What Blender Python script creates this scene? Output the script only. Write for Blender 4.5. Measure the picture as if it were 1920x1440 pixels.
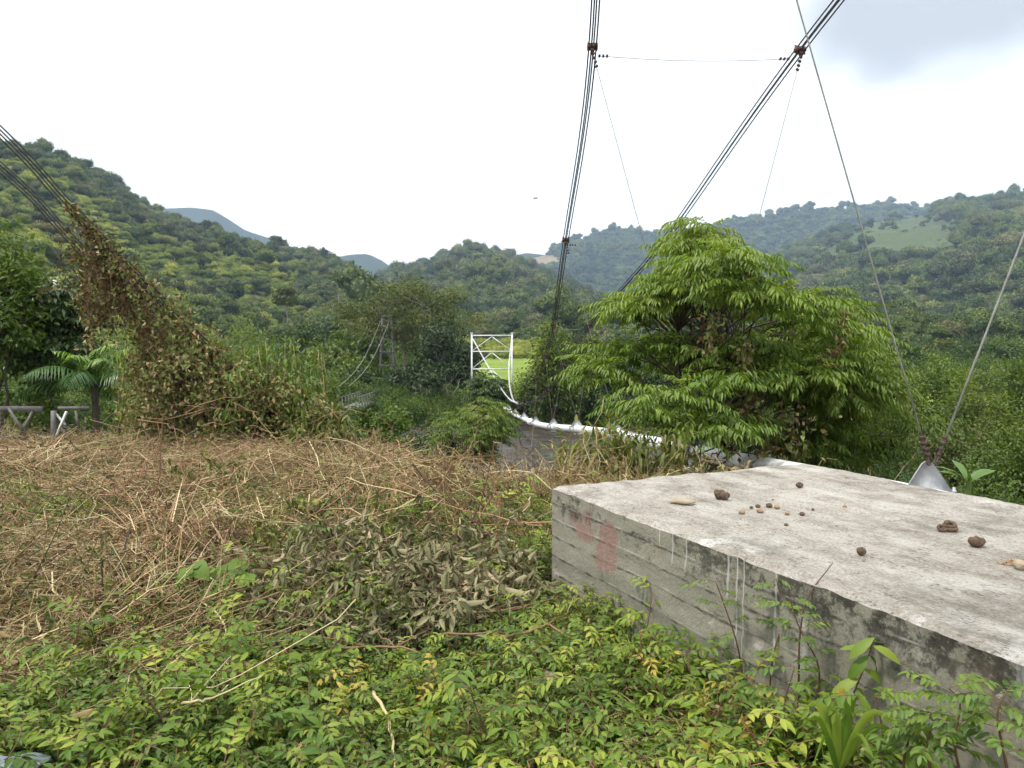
import bpy, math, random
import numpy as np
from mathutils import Matrix, Vector, noise as mnoise

# ------------------------------------------------------------------ scene, camera, sky, sun, exposure
scene = bpy.context.scene
for o in list(bpy.data.objects): bpy.data.objects.remove(o)
COL = scene.collection
FPX, CAMZ, PITCH = 1400.0, 1.6, math.atan(80/1400)
cam_d = bpy.data.cameras.new('camera'); cam_d.sensor_width = 36; cam_d.lens = FPX/1920*36
cam_d.clip_start = 0.05; cam_d.clip_end = 12000
cam = bpy.data.objects.new('camera', cam_d); COL.objects.link(cam)
cam.location = (0, 0, CAMZ); cam.rotation_euler = (math.pi/2 - PITCH, 0, 0)
scene.camera = cam
scene.view_settings.view_transform = 'Standard'; scene.view_settings.look = 'None'
scene.view_settings.exposure = 0.72; scene.view_settings.gamma = 1.0
scene.view_settings.use_curve_mapping = False
scene.render.engine = 'CYCLES'
scene.cycles.max_bounces = 4; scene.cycles.diffuse_bounces = 2; scene.cycles.glossy_bounces = 1
scene.cycles.transmission_bounces = 2; scene.cycles.volume_bounces = 0; scene.cycles.transparent_max_bounces = 6
scene.cycles.use_denoising = True; scene.cycles.use_adaptive_sampling = True; scene.cycles.adaptive_threshold = .035; scene.cycles.caustics_reflective = False; scene.cycles.caustics_refractive = False

SUN = Vector((-0.42, -0.26, 0.87)).normalized()          # towards the sun
sun_el = math.asin(SUN.z); sun_az = math.atan2(SUN.x, SUN.y)
sd = bpy.data.lights.new('sun', 'SUN'); sd.energy = 2.6; sd.angle = math.radians(5); sd.color = (1, .94, .84)
so = bpy.data.objects.new('sun', sd); COL.objects.link(so); so.location = (0, 0, 60)
so.rotation_euler = SUN.to_track_quat('Z', 'Y').to_euler()

world = bpy.data.worlds.new('World'); scene.world = world; world.use_nodes = True
def make_world():
    nt = world.node_tree; N = nt.nodes; L = nt.links; N.clear()
    out = N.new('ShaderNodeOutputWorld'); 
    sky = N.new('ShaderNodeTexSky'); sky.sky_type = 'NISHITA'; sky.sun_disc = False
    sky.sun_elevation = sun_el; sky.sun_rotation = sun_az
    b1 = N.new('ShaderNodeBackground'); b1.inputs[1].default_value = 0.12; L.new(sky.outputs[0], b1.inputs[0])
    tc = N.new('ShaderNodeTexCoord')
    # cloud deck: bright white, with darker cloud bellies
    mp = N.new('ShaderNodeMapping'); mp.inputs['Scale'].default_value = (1.3, 1.3, 3.0); L.new(tc.outputs['Generated'], mp.inputs[0])
    nz = N.new('ShaderNodeTexNoise'); nz.inputs['Scale'].default_value = 2.4; nz.inputs['Detail'].default_value = 2; nz.inputs['Roughness'].default_value = .5
    L.new(mp.outputs[0], nz.inputs[0])
    # one grey cloud belly in the upper right of the view, its outline broken by the noise
    y = (720+40)/FPX; x = (1770-960)/FPX
    dirv = Vector((x, math.cos(PITCH)+y*math.sin(PITCH), -math.sin(PITCH)+y*math.cos(PITCH))).normalized()
    sub = N.new('ShaderNodeVectorMath'); sub.operation = 'SUBTRACT'; sub.inputs[1].default_value = dirv; L.new(tc.outputs['Generated'], sub.inputs[0])
    sc = N.new('ShaderNodeVectorMath'); sc.operation = 'MULTIPLY'; sc.inputs[1].default_value = (4.2, 4.2, 7.6); L.new(sub.outputs[0], sc.inputs[0])
    ln = N.new('ShaderNodeVectorMath'); ln.operation = 'LENGTH'; L.new(sc.outputs[0], ln.inputs[0])
    nz2 = N.new('ShaderNodeTexNoise'); nz2.inputs['Scale'].default_value = 5.5; nz2.inputs['Detail'].default_value = 3; L.new(tc.outputs['Generated'], nz2.inputs[0])
    ad = N.new('ShaderNodeMath'); ad.operation = 'MULTIPLY_ADD'; ad.inputs[1].default_value = 1.5; L.new(nz2.outputs[0], ad.inputs[0]); L.new(ln.outputs['Value'], ad.inputs[2])
    r1 = N.new('ShaderNodeMapRange'); r1.interpolation_type = 'SMOOTHSTEP'; r1.inputs[1].default_value = 1.05; r1.inputs[2].default_value = 1.85; r1.inputs[3].default_value = 1; r1.inputs[4].default_value = 0
    L.new(ad.outputs[0], r1.inputs[0])
    cr = N.new('ShaderNodeValToRGB'); cr.color_ramp.elements[0].position = .3; cr.color_ramp.elements[0].color = (1.04, 1.04, 1.05, 1)
    cr.color_ramp.elements[1].position = .62; cr.color_ramp.elements[1].color = (1.2, 1.2, 1.2, 1); L.new(nz.outputs[0], cr.inputs[0])
    mx = N.new('ShaderNodeMix'); mx.data_type = 'RGBA'; mx.inputs['B'].default_value = (.45, .45, .45, 1)
    L.new(r1.outputs[0], mx.inputs['Factor']); L.new(cr.outputs[0], mx.inputs['A'])
    b2 = N.new('ShaderNodeBackground'); b2.inputs[1].default_value = 1.0; L.new(mx.outputs['Result'], b2.inputs[0])
    ms = N.new('ShaderNodeMixShader'); ms.inputs[0].default_value = .96
    L.new(b1.outputs[0], ms.inputs[1]); L.new(b2.outputs[0], ms.inputs[2]); L.new(ms.outputs[0], out.inputs[0])
make_world()

# ------------------------------------------------------------------ helpers
CP, SP = math.cos(PITCH), math.sin(PITCH)
def P(px, py, d):                                   # survey helper: sight line of the photo met at distance y = d
    x = (px-960)/FPX; y = (720-py)/FPX
    f = np.array([x, CP+y*SP, -SP+y*CP]); f = f*(d/f[1])
    return np.array([f[0], f[1], f[2]+CAMZ])
def PZ(px, py, z):                                  # ... met at height z
    x = (px-960)/FPX; y = (720-py)/FPX
    f = np.array([x, CP+y*SP, -SP+y*CP]); f = f*((z-CAMZ)/f[2])
    return np.array([f[0], f[1], z])
def norm(a): return a/np.maximum(np.linalg.norm(a, axis=-1, keepdims=True), 1e-9)
def ss(t): t = np.clip(t, 0, 1); return t*t*(3-2*t)

class MB:
    def __init__(s): s.v = []; s.f = {3: [], 4: []}; s.n = 0
    def add(s, v, f, lv=0.5, mat=0):
        v = np.asarray(v, float).reshape(-1, 3); f = np.asarray(f, int); m = len(f)
        lv = np.broadcast_to(np.asarray(lv, float), (m,)); mt = np.broadcast_to(np.asarray(mat, int), (m,))
        s.f[f.shape[1]].append((f+s.n, lv, mt)); s.v.append(v); s.n += len(v)
    def mesh(s, name, mats, smooth=False):
        me = bpy.data.meshes.new(name)
        V = np.concatenate(s.v) if s.v else np.zeros((0, 3))
        idx, lv, mt, tot = [], [], [], []
        for k in (3, 4):
            for f, l, m in s.f[k]:
                idx.append(f.ravel()); lv.append(l); mt.append(m); tot.append(np.full(len(f), k))
        idx = np.concatenate(idx); lv = np.concatenate(lv); mt = np.concatenate(mt); tot = np.concatenate(tot)
        me.vertices.add(len(V)); me.vertices.foreach_set('co', V.ravel().astype(np.float32))
        me.loops.add(len(idx)); me.loops.foreach_set('vertex_index', idx.astype(np.int32))
        me.polygons.add(len(tot)); st = np.concatenate([[0], np.cumsum(tot)[:-1]])
        me.polygons.foreach_set('loop_start', st.astype(np.int32))
        me.polygons.foreach_set('material_index', mt.astype(np.int32))
        if smooth: me.polygons.foreach_set('use_smooth', np.ones(len(tot), bool))
        a = me.attributes.new('lv', 'FLOAT', 'FACE'); a.data.foreach_set('value', lv.astype(np.float32))
        for m in (mats if isinstance(mats, (list, tuple)) else [mats]): me.materials.append(m)
        me.update(calc_edges=True)
        return me
    def build(s, name, mats, parent=None, smooth=False, link=True):
        o = bpy.data.objects.new(name, s.mesh(name, mats, smooth))
        if link: COL.objects.link(o)
        if parent is not None: o.parent = parent
        return o
    # shapes
    def tube(s, pts, r, n=6, lv=.5, mat=0, cap=True):
        pts = np.asarray(pts, float); k = len(pts); r = np.broadcast_to(np.asarray(r, float), (k,))
        t = norm(np.gradient(pts, axis=0)); ref = np.array([0, 0, 1.]) if abs(t[:, 2]).mean() < .8 else np.array([1., 0, 0])
        a = norm(np.cross(t, ref)); b = np.cross(t, a); th = np.arange(n)*2*math.pi/n
        V = pts[:, None]+r[:, None, None]*(np.cos(th)[None, :, None]*a[:, None]+np.sin(th)[None, :, None]*b[:, None])
        i, j = np.meshgrid(np.arange(k-1), np.arange(n), indexing='ij'); i = i.ravel(); j = j.ravel(); j2 = (j+1) % n
        s.add(V.reshape(-1, 3), np.stack([i*n+j, i*n+j2, (i+1)*n+j2, (i+1)*n+j], 1), lv, mat)
        if cap and n >= 3:
            base = s.n-k*n; f = [[base+0, base+q+1, base+q] for q in range(1, n-1)]+[[base+(k-1)*n, base+(k-1)*n+q, base+(k-1)*n+q+1] for q in range(1, n-1)]
            f = np.array(f); m = len(f); s.f[3].append((f, np.broadcast_to(float(np.mean(lv)), (m,)), np.full(m, mat)))
    def box(s, c, size, axes=None, lv=.5, mat=0):
        ax = np.eye(3) if axes is None else np.asarray(axes, float)
        q = np.array([[x, y, z] for x in (-1, 1) for y in (-1, 1) for z in (-1, 1)])*np.asarray(size)/2
        s.add(np.asarray(c)+q@ax, [[0, 1, 3, 2], [4, 6, 7, 5], [0, 4, 5, 1], [2, 3, 7, 6], [0, 2, 6, 4], [1, 5, 7, 3]], lv, mat)
    def beam(s, a, b, w, h=None, lv=.5, mat=0):
        a = np.asarray(a, float); b = np.asarray(b, float); h = h or w
        t = norm(b-a); ref = np.array([0, 0, 1.]) if abs(t[2]) < .9 else np.array([0, 1., 0])
        u = norm(np.cross(t, ref)); v = np.cross(u, t)
        s.box((a+b)/2, (np.linalg.norm(b-a), w, h), [t, u, v], lv, mat)
    def leaves(s, pos, d, nr, L, W, lv=.5, mat=0, fold=.18, bend=.15):         # 2-triangle leaves
        n = len(pos); d = norm(d); sd_ = norm(np.cross(d, nr)); nr = np.cross(sd_, d)
        L = np.broadcast_to(L, (n,))[:, None]; W = np.broadcast_to(W, (n,))[:, None]
        v1 = pos+d*L*.45+sd_*W*.5+nr*W*fold; v3 = pos+d*L*.45-sd_*W*.5+nr*W*fold; v2 = pos+d*L-nr*L*bend
        V = np.stack([pos, v1, v2, v3], 1).reshape(-1, 3); b = np.arange(n)*4
        F = np.concatenate([np.stack([b, b+1, b+2], 1), np.stack([b, b+2, b+3], 1)])
        lv = np.broadcast_to(lv, (n,)); s.add(V, F, np.concatenate([lv, lv]), mat)
    def blades(s, pos, d, nr, L, W, lv=.5, mat=0, fold=.2, bend=.35, prof=(.06, .72, 1., .74, 0.), ts=(0, .25, .5, .78, 1.)):   # shaped leaves, folded at the midrib
        n = len(pos); d = norm(d); sd_ = norm(np.cross(d, nr)); nr = np.cross(sd_, d)
        L = np.broadcast_to(L, (n,))[:, None]; W = np.broadcast_to(W, (n,))[:, None]; bend = np.broadcast_to(bend, (n,))[:, None]
        rows = []
        for t, p in zip(ts, prof):
            c = pos+d*L*t*(1-.25*bend*t)-nr*L*bend*t*t
            rows += [c+sd_*W*.5*p+nr*W*fold*p, c, c-sd_*W*.5*p+nr*W*fold*p]
        k = len(rows); V = np.stack(rows, 1).reshape(-1, 3); b = np.arange(n)*k; F = []
        for i in range(len(ts)-1):
            q = b+3*i; F.append(np.stack([q, q+1, q+4, q+3], 1)); F.append(np.stack([q+1, q+2, q+5, q+4], 1))
        lv = np.broadcast_to(lv, (n,)); s.add(V, np.concatenate(F), np.concatenate([lv]*len(F)), mat)

def spline(pts, n=40):
    p = np.asarray(pts, float); p = np.vstack([2*p[0]-p[1], p, 2*p[-1]-p[-2]]); k = len(p)-3
    u = np.linspace(0, k, n); i = np.minimum(u.astype(int), k-1); t = (u-i)[:, None]
    a, b, c, d = p[i], p[i+1], p[i+2], p[i+3]
    return .5*((2*b)+(c-a)*t+(2*a-5*b+4*c-d)*t*t+(3*b-a-3*c+d)*t**3)
def empty(name, loc=(0, 0, 0)):
    o = bpy.data.objects.new(name, None); COL.objects.link(o); o.location = loc; o.empty_display_size = .2; return o
def tag(o, label=None, cat=None, group=None, kind=None):
    if label: o['label'] = label
    if cat: o['category'] = cat
    if group: o['group'] = group
    if kind: o['kind'] = kind
    return o
def rv(rng, n): return norm(rng.normal(size=(n, 3)))
def fnoise(x, y, s, seed=0):                         # cheap smooth noise for arrays
    x = np.asarray(x, float)/s; y = np.asarray(y, float)/s; r = np.random.default_rng(seed); z = 0
    for k in range(7):
        a = r.uniform(0, 6.28); f = r.uniform(.6, 2.2); z = z+np.sin((x*math.cos(a)+y*math.sin(a))*f*2.2+r.uniform(0, 6.28)+1.3*np.sin((x*math.sin(a)-y*math.cos(a))*f))/ (f+.5)
    return z/3.2

# ------------------------------------------------------------------ materials
MATS = {}
def node_mat(name):
    m = bpy.data.materials.new(name); m.use_nodes = True; N = m.node_tree.nodes; N.clear(); return m, N, m.node_tree.links
def ramp_node(N, stops):
    r = N.new('ShaderNodeValToRGB'); e = r.color_ramp.elements
    while len(e) < len(stops): e.new(.5)
    for i, (p, c) in enumerate(stops): e[i].position = p; e[i].color = (*c, 1)
    return r
def leaf_mat(name, cols, rough=.5, trans=.35, spec=.35, tcol=(1.25, 1.3, .6), pos=None, tint=.8):
    m, N, L = node_mat(name); out = N.new('ShaderNodeOutputMaterial')
    at = N.new('ShaderNodeAttribute'); at.attribute_name = 'lv'
    n = len(cols); r = ramp_node(N, [((i/(n-1) if pos is None else pos[i]), c) for i, c in enumerate(cols)]); L.new(at.outputs['Fac'], r.inputs[0])
    ti = N.new('ShaderNodeAttribute'); ti.attribute_type = 'INSTANCER'; ti.attribute_name = 'tint'
    hs = N.new('ShaderNodeHueSaturation'); L.new(r.outputs[0], hs.inputs['Color'])
    ma = N.new('ShaderNodeMath'); ma.operation = 'MULTIPLY_ADD'; ma.inputs[1].default_value = tint; ma.inputs[2].default_value = 1; L.new(ti.outputs['Fac'], ma.inputs[0]); L.new(ma.outputs[0], hs.inputs['Value'])
    mh = N.new('ShaderNodeMath'); mh.operation = 'MULTIPLY_ADD'; mh.inputs[1].default_value = -.05; mh.inputs[2].default_value = .5; L.new(ti.outputs['Fac'], mh.inputs[0]); L.new(mh.outputs[0], hs.inputs['Hue'])
    b = N.new('ShaderNodeBsdfPrincipled'); b.inputs['Roughness'].default_value = rough; b.inputs['Specular IOR Level'].default_value = spec; L.new(hs.outputs[0], b.inputs['Base Color'])
    if trans > 0:
        mc = N.new('ShaderNodeMix'); mc.data_type = 'RGBA'; mc.blend_type = 'MULTIPLY'; mc.inputs['Factor'].default_value = 1; mc.inputs['B'].default_value = (*tcol, 1); L.new(hs.outputs[0], mc.inputs['A'])
        t = N.new('ShaderNodeBsdfTranslucent'); L.new(mc.outputs['Result'], t.inputs[0])
        mx = N.new('ShaderNodeMixShader'); mx.inputs[0].default_value = trans; L.new(b.outputs[0], mx.inputs[1]); L.new(t.outputs[0], mx.inputs[2]); L.new(mx.outputs[0], out.inputs[0])
    else: L.new(b.outputs[0], out.inputs[0])
    MATS[name] = m; return m
def noise_mat(name, stops, scale=5, detail=6, rough=.85, spec=.2, bump=.0, bscale=None, metal=0, mapping=None, rough_n=.6):
    m, N, L = node_mat(name); out = N.new('ShaderNodeOutputMaterial'); b = N.new('ShaderNodeBsdfPrincipled')
    tc = N.new('ShaderNodeTexCoord'); mp = N.new('ShaderNodeMapping'); L.new(tc.outputs['Object'], mp.inputs[0])
    if mapping: mp.inputs['Scale'].default_value = mapping
    nz = N.new('ShaderNodeTexNoise'); nz.inputs['Scale'].default_value = scale; nz.inputs['Detail'].default_value = detail; nz.inputs['Roughness'].default_value = rough_n; L.new(mp.outputs[0], nz.inputs[0])
    r = ramp_node(N, stops); L.new(nz.outputs[0], r.inputs[0]); L.new(r.outputs[0], b.inputs['Base Color'])
    b.inputs['Roughness'].default_value = rough; b.inputs['Specular IOR Level'].default_value = spec; b.inputs['Metallic'].default_value = metal
    if bump:
        n2 = N.new('ShaderNodeTexNoise'); n2.inputs['Scale'].default_value = bscale or scale*4; n2.inputs['Detail'].default_value = 5; L.new(mp.outputs[0], n2.inputs[0])
        bp = N.new('ShaderNodeBump'); bp.inputs['Strength'].default_value = bump; bp.inputs['Distance'].default_value = .02; L.new(n2.outputs[0], bp.inputs['Height']); L.new(bp.outputs[0], b.inputs['Normal'])
    L.new(b.outputs[0], out.inputs[0]); MATS[name] = m; return m

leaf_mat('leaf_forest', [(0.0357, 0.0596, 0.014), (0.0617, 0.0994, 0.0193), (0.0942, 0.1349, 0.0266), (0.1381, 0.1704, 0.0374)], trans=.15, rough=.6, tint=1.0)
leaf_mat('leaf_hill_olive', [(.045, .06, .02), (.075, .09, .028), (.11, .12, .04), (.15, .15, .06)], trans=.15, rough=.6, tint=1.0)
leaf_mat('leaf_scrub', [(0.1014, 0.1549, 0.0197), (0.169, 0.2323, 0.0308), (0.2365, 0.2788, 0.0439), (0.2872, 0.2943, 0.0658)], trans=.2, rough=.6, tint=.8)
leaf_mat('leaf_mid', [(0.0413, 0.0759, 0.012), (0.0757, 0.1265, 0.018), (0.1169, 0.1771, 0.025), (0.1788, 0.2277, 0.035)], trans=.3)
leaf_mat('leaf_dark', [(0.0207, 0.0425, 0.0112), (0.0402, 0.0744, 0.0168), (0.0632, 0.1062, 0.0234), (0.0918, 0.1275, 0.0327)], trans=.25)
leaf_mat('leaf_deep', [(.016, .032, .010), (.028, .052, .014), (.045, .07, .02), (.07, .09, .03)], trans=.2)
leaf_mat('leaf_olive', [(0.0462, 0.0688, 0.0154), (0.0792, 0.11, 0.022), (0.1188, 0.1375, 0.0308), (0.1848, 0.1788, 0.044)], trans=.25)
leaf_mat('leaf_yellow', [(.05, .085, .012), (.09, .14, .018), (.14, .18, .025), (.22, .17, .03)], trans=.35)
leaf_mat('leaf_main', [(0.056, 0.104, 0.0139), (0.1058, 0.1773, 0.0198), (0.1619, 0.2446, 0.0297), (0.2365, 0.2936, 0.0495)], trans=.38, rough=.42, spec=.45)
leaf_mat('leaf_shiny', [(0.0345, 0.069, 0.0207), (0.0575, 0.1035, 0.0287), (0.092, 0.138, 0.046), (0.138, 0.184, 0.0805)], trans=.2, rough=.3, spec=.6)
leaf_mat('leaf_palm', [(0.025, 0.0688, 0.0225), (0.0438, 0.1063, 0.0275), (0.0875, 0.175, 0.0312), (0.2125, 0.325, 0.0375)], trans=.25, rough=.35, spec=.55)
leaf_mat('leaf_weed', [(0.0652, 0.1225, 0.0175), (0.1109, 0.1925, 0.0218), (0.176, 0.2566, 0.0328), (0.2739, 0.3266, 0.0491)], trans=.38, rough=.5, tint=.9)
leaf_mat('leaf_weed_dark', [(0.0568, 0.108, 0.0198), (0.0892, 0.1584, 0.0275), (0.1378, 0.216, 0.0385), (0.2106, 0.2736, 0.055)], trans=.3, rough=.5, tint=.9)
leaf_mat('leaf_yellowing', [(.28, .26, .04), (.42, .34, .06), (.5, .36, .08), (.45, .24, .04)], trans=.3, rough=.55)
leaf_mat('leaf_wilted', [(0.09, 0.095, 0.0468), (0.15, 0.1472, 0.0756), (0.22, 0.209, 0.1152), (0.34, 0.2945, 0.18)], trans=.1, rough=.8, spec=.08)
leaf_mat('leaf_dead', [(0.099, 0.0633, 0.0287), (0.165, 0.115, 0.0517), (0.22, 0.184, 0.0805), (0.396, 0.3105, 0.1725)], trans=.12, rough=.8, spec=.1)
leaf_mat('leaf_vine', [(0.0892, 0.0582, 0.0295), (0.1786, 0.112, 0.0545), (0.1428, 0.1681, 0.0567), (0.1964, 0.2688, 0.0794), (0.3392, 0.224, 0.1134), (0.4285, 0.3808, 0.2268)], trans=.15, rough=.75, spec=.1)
leaf_mat('straw', [(0.121, 0.0752, 0.0361), (0.2661, 0.1944, 0.0902), (0.4113, 0.326, 0.161), (0.6, 0.5141, 0.3091)], trans=.0, spec=.15, rough=.75, tint=.7)
leaf_mat('twig', [(.05, .028, .016), (.135, .072, .038), (.23, .135, .07), (.36, .235, .13)], trans=.0, rough=.7)
noise_mat('bark', [(.3, (.05, .04, .03)), (.7, (.13, .105, .08))], scale=9, bump=.6, mapping=(1, 1, .3))
noise_mat('bark_pale', [(.3, (.2, .18, .15)), (.7, (.36, .33, .29))], scale=7, bump=.4)
noise_mat('white_steel', [(.25, (.50, .50, .48)), (.55, (.74, .75, .74)), (.8, (.82, .83, .82))], scale=4, rough=.5, spec=.4)
noise_mat('white_pipe', [(.25, (.58, .59, .58)), (.5, (.78, .79, .79)), (.8, (.85, .85, .85))], scale=3.5, rough=.42, spec=.5, bump=.05)
noise_mat('galvanised', [(.3, (.26, .27, .28)), (.6, (.42, .44, .45)), (.8, (.34, .30, .25))], scale=9, rough=.5, metal=.35, spec=.5)
noise_mat('rusty_iron', [(.3, (.05, .03, .025)), (.6, (.10, .06, .048)), (.8, (.16, .11, .085))], scale=14, rough=.8)
noise_mat('cable_steel', [(.3, (.03, .03, .03)), (.7, (.07, .07, .07))], scale=12, rough=.65, spec=.25)
noise_mat('hanger_wire', [(.3, (.16, .17, .15)), (.7, (.30, .31, .27))], scale=10, rough=.5, metal=.3)
noise_mat('weathered_wood', [(.3, (.09, .085, .08)), (.7, (.21, .20, .19))], scale=10, rough=.85, bump=.3)
noise_mat('dark_steel', [(.3, (.10, .09, .085)), (.7, (.20, .19, .18))], scale=6, rough=.7)
noise_mat('stone', [(.3, (.22, .17, .12)), (.7, (.46, .36, .27))], scale=14, rough=.9, bump=.4)
noise_mat('shell', [(.3, (.05, .032, .022)), (.55, (.12, .08, .052)), (.75, (.23, .16, .11))], scale=24, rough=.65, bump=.4)
noise_mat('shell_pale', [(.3, (.19, .12, .07)), (.7, (.42, .29, .18))], scale=24, rough=.8, bump=.4)
noise_mat('drift_chip', [(.3, (.26, .21, .14)), (.7, (.45, .38, .28))], scale=16, rough=.85, bump=.3)
noise_mat('roof_sheet', [(.3, (.6, .6, .6)), (.7, (.8, .8, .8))], scale=2, rough=.5)
noise_mat('shed_wall', [(.3, (.2, .17, .14)), (.7, (.35, .3, .25))], scale=2, rough=.9)
noise_mat('sheet_plastic', [(.3, (.14, .17, .2)), (.7, (.24, .27, .3))], scale=6, rough=.95, spec=.05)
noise_mat('feather', [(.3, (.03, .03, .03)), (.7, (.07, .07, .07))], scale=8)
noise_mat('hill_soil', [(.28, (.07, .105, .026)), (.5, (.12, .16, .04)), (.72, (.17, .185, .06))], scale=.02, detail=10, bump=.0)
noise_mat('hill_far', [(.3, (.018, .028, .018)), (.7, (.034, .048, .028))], scale=.015, detail=9)
noise_mat('hill_dark', [(.28, (.028, .05, .018)), (.5, (.04, .07, .022)), (.72, (.07, .10, .03))], scale=.02, detail=10)

# ------------------------------------------------------------------ terrain
def edge_y(x): return np.interp(x, [-30, -9, -3.2, -1.8, 0, 1.4, 2.4, 3.2, 30], [13, 12.4, 12, 9.3, 7.3, 7.3, 6.0, 2.6, 2.4])
def ground_z(x, y):
    x = np.asarray(x, float); y = np.asarray(y, float)
    t = np.clip((y-edge_y(x))/12.5, 0, 1); z = -4.9*(.55*t*(2-t)+.45*ss(t))+1.9*ss((y-49-1.5*fnoise(x, 0*x, 14, 5))/7)
    z = z+.022*np.clip(y-80, 0, 320)-.035*np.clip(y-5.5, 0, 7)*ss((40-y)/10)
    z = z+.05*fnoise(x, y, 1.1, 1)*ss((16-y)/8)+.11*fnoise(x, y, 2.6, 2)*ss((y-3)/5)+.25*fnoise(x, y, 22, 3)*ss((y-58)/30)
    return z
WATER_Z = -4.2

def make_ground():
    def axis(lo, hi, d0, grow): # spacing grows with distance
        a = [0.]; d = d0
        while a[-1] < hi: a.append(a[-1]+d); d *= grow
        b = [0.]; d = d0
        while b[-1] > lo: b.append(b[-1]-d); d *= grow
        return np.array(sorted(set(b+a)))
    xs = axis(-2600, 2600, .16, 1.035); ys = axis(-400, 3200, .16, 1.026)
    X, Y = np.meshgrid(xs, ys); Z = ground_z(X, Y); V = np.stack([X, Y, Z], -1).reshape(-1, 3)
    nx, ny = len(xs), len(ys); i, j = np.meshgrid(np.arange(ny-1), np.arange(nx-1), indexing='ij'); q = (i*nx+j).ravel()
    F = np.stack([q, q+1, q+nx+1, q+nx], 1); c = V[F].mean(1)
    lv = ss((c[:, 1]-51-1.5*fnoise(c[:, 0], 0*c[:, 0], 14, 5))/5)
    m, N, L = node_mat('ground_mat'); out = N.new('ShaderNodeOutputMaterial'); b = N.new('ShaderNodeBsdfPrincipled'); b.inputs['Roughness'].default_value = .95; b.inputs['Specular IOR Level'].default_value = .1
    tc = N.new('ShaderNodeTexCoord')
    n1 = N.new('ShaderNodeTexNoise'); n1.inputs['Scale'].default_value = 3.5; n1.inputs['Detail'].default_value = 9; n1.inputs['Roughness'].default_value = .7; L.new(tc.outputs['Object'], n1.inputs[0])
    r1 = ramp_node(N, [(.3, (.045, .03, .018)), (.5, (.10, .065, .035)), (.7, (.19, .13, .07))]); L.new(n1.outputs[0], r1.inputs[0])
    n2 = N.new('ShaderNodeTexNoise'); n2.inputs['Scale'].default_value = .12; n2.inputs['Detail'].default_value = 9; n2.inputs['Roughness'].default_value = .72; L.new(tc.outputs['Object'], n2.inputs[0])
    r2 = ramp_node(N, [(.25, (.09, .14, .025)), (.5, (.17, .24, .04)), (.72, (.27, .28, .07))]); L.new(n2.outputs[0], r2.inputs[0])
    at = N.new('ShaderNodeAttribute'); at.attribute_name = 'lv'
    mx = N.new('ShaderNodeMix'); mx.data_type = 'RGBA'; L.new(at.outputs['Fac'], mx.inputs['Factor']); L.new(r1.outputs[0], mx.inputs['A']); L.new(r2.outputs[0], mx.inputs['B']); L.new(mx.outputs['Result'], b.inputs['Base Color'])
    bp = N.new('ShaderNodeBump'); bp.inputs['Strength'].default_value = .8; bp.inputs['Distance'].default_value = .03; n3 = N.new('ShaderNodeTexNoise'); n3.inputs['Scale'].default_value = 30; n3.inputs['Detail'].default_value = 6; L.new(tc.outputs['Object'], n3.inputs[0]); L.new(n3.outputs[0], bp.inputs['Height']); L.new(bp.outputs[0], b.inputs['Normal'])
    L.new(b.outputs[0], out.inputs[0])
    mb = MB(); mb.add(V, F, lv); o = mb.build('ground', m, smooth=True); tag(o, 'earth of the cleared near bank and the green valley field', None, None, 'structure')
make_ground()

def make_river():
    mb = MB(); xs = np.concatenate([np.linspace(-260, -9.5, 26), np.arange(-9, 9.01, .14), np.linspace(9.5, 260, 26)]); ys = np.concatenate([np.linspace(16, 24, 6), np.arange(24.3, 53, .13), np.linspace(53.5, 62, 6)]); X, Y = np.meshgrid(xs, ys); rng = np.random.default_rng(2); Z = 0*X
    for k in range(16):                                  # small choppy waves drifting along the river
        a = rng.normal(1.45, .45); wl = rng.uniform(.55, 1.9); Z = Z+.0085*wl**.8*np.sin((X*math.cos(a)+Y*math.sin(a))*6.283/wl+rng.uniform(0, 6.28)+.9*np.sin(X*.5+Y*.21*k))
    fade = ss((9.4-np.abs(X))/2)*ss((Y-24)/2)*ss((53-Y)/2); Z = WATER_Z+Z*fade*(.75+.5*fnoise(X, Y, 3.5, 4))
    V = np.stack([X, Y, Z], -1).reshape(-1, 3); nx = len(xs); i, j = np.meshgrid(np.arange(len(ys)-1), np.arange(nx-1), indexing='ij'); q = (i*nx+j).ravel()
    mb.add(V, np.stack([q, q+1, q+nx+1, q+nx], 1))
    m, N, L = node_mat('river_water'); out = N.new('ShaderNodeOutputMaterial'); b = N.new('ShaderNodeBsdfPrincipled')
    b.inputs['Base Color'].default_value = (.062, .054, .046, 1); b.inputs['Roughness'].default_value = .08; b.inputs['Specular IOR Level'].default_value = .5; b.inputs['IOR'].default_value = 1.33
    tc = N.new('ShaderNodeTexCoord'); mp = N.new('ShaderNodeMapping'); mp.inputs['Scale'].default_value = (.8, 2.6, 1); mp.inputs['Rotation'].default_value = (0, 0, .12); L.new(tc.outputs['Object'], mp.inputs[0])
    n1 = N.new('ShaderNodeTexNoise'); n1.inputs['Scale'].default_value = 1.6; n1.inputs['Detail'].default_value = 7; n1.inputs['Roughness'].default_value = .62; n1.inputs['Distortion'].default_value = .6; L.new(mp.outputs[0], n1.inputs[0])
    bp = N.new('ShaderNodeBump'); bp.inputs['Strength'].default_value = 1.0; bp.inputs['Distance'].default_value = .12; L.new(n1.outputs[0], bp.inputs['Height']); L.new(bp.outputs[0], b.inputs['Normal']); L.new(b.outputs[0], out.inputs[0])
    o = mb.build('river', m, smooth=True); tag(o, 'dark brown rippled river in the valley', None, None, 'structure')
make_river()

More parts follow.
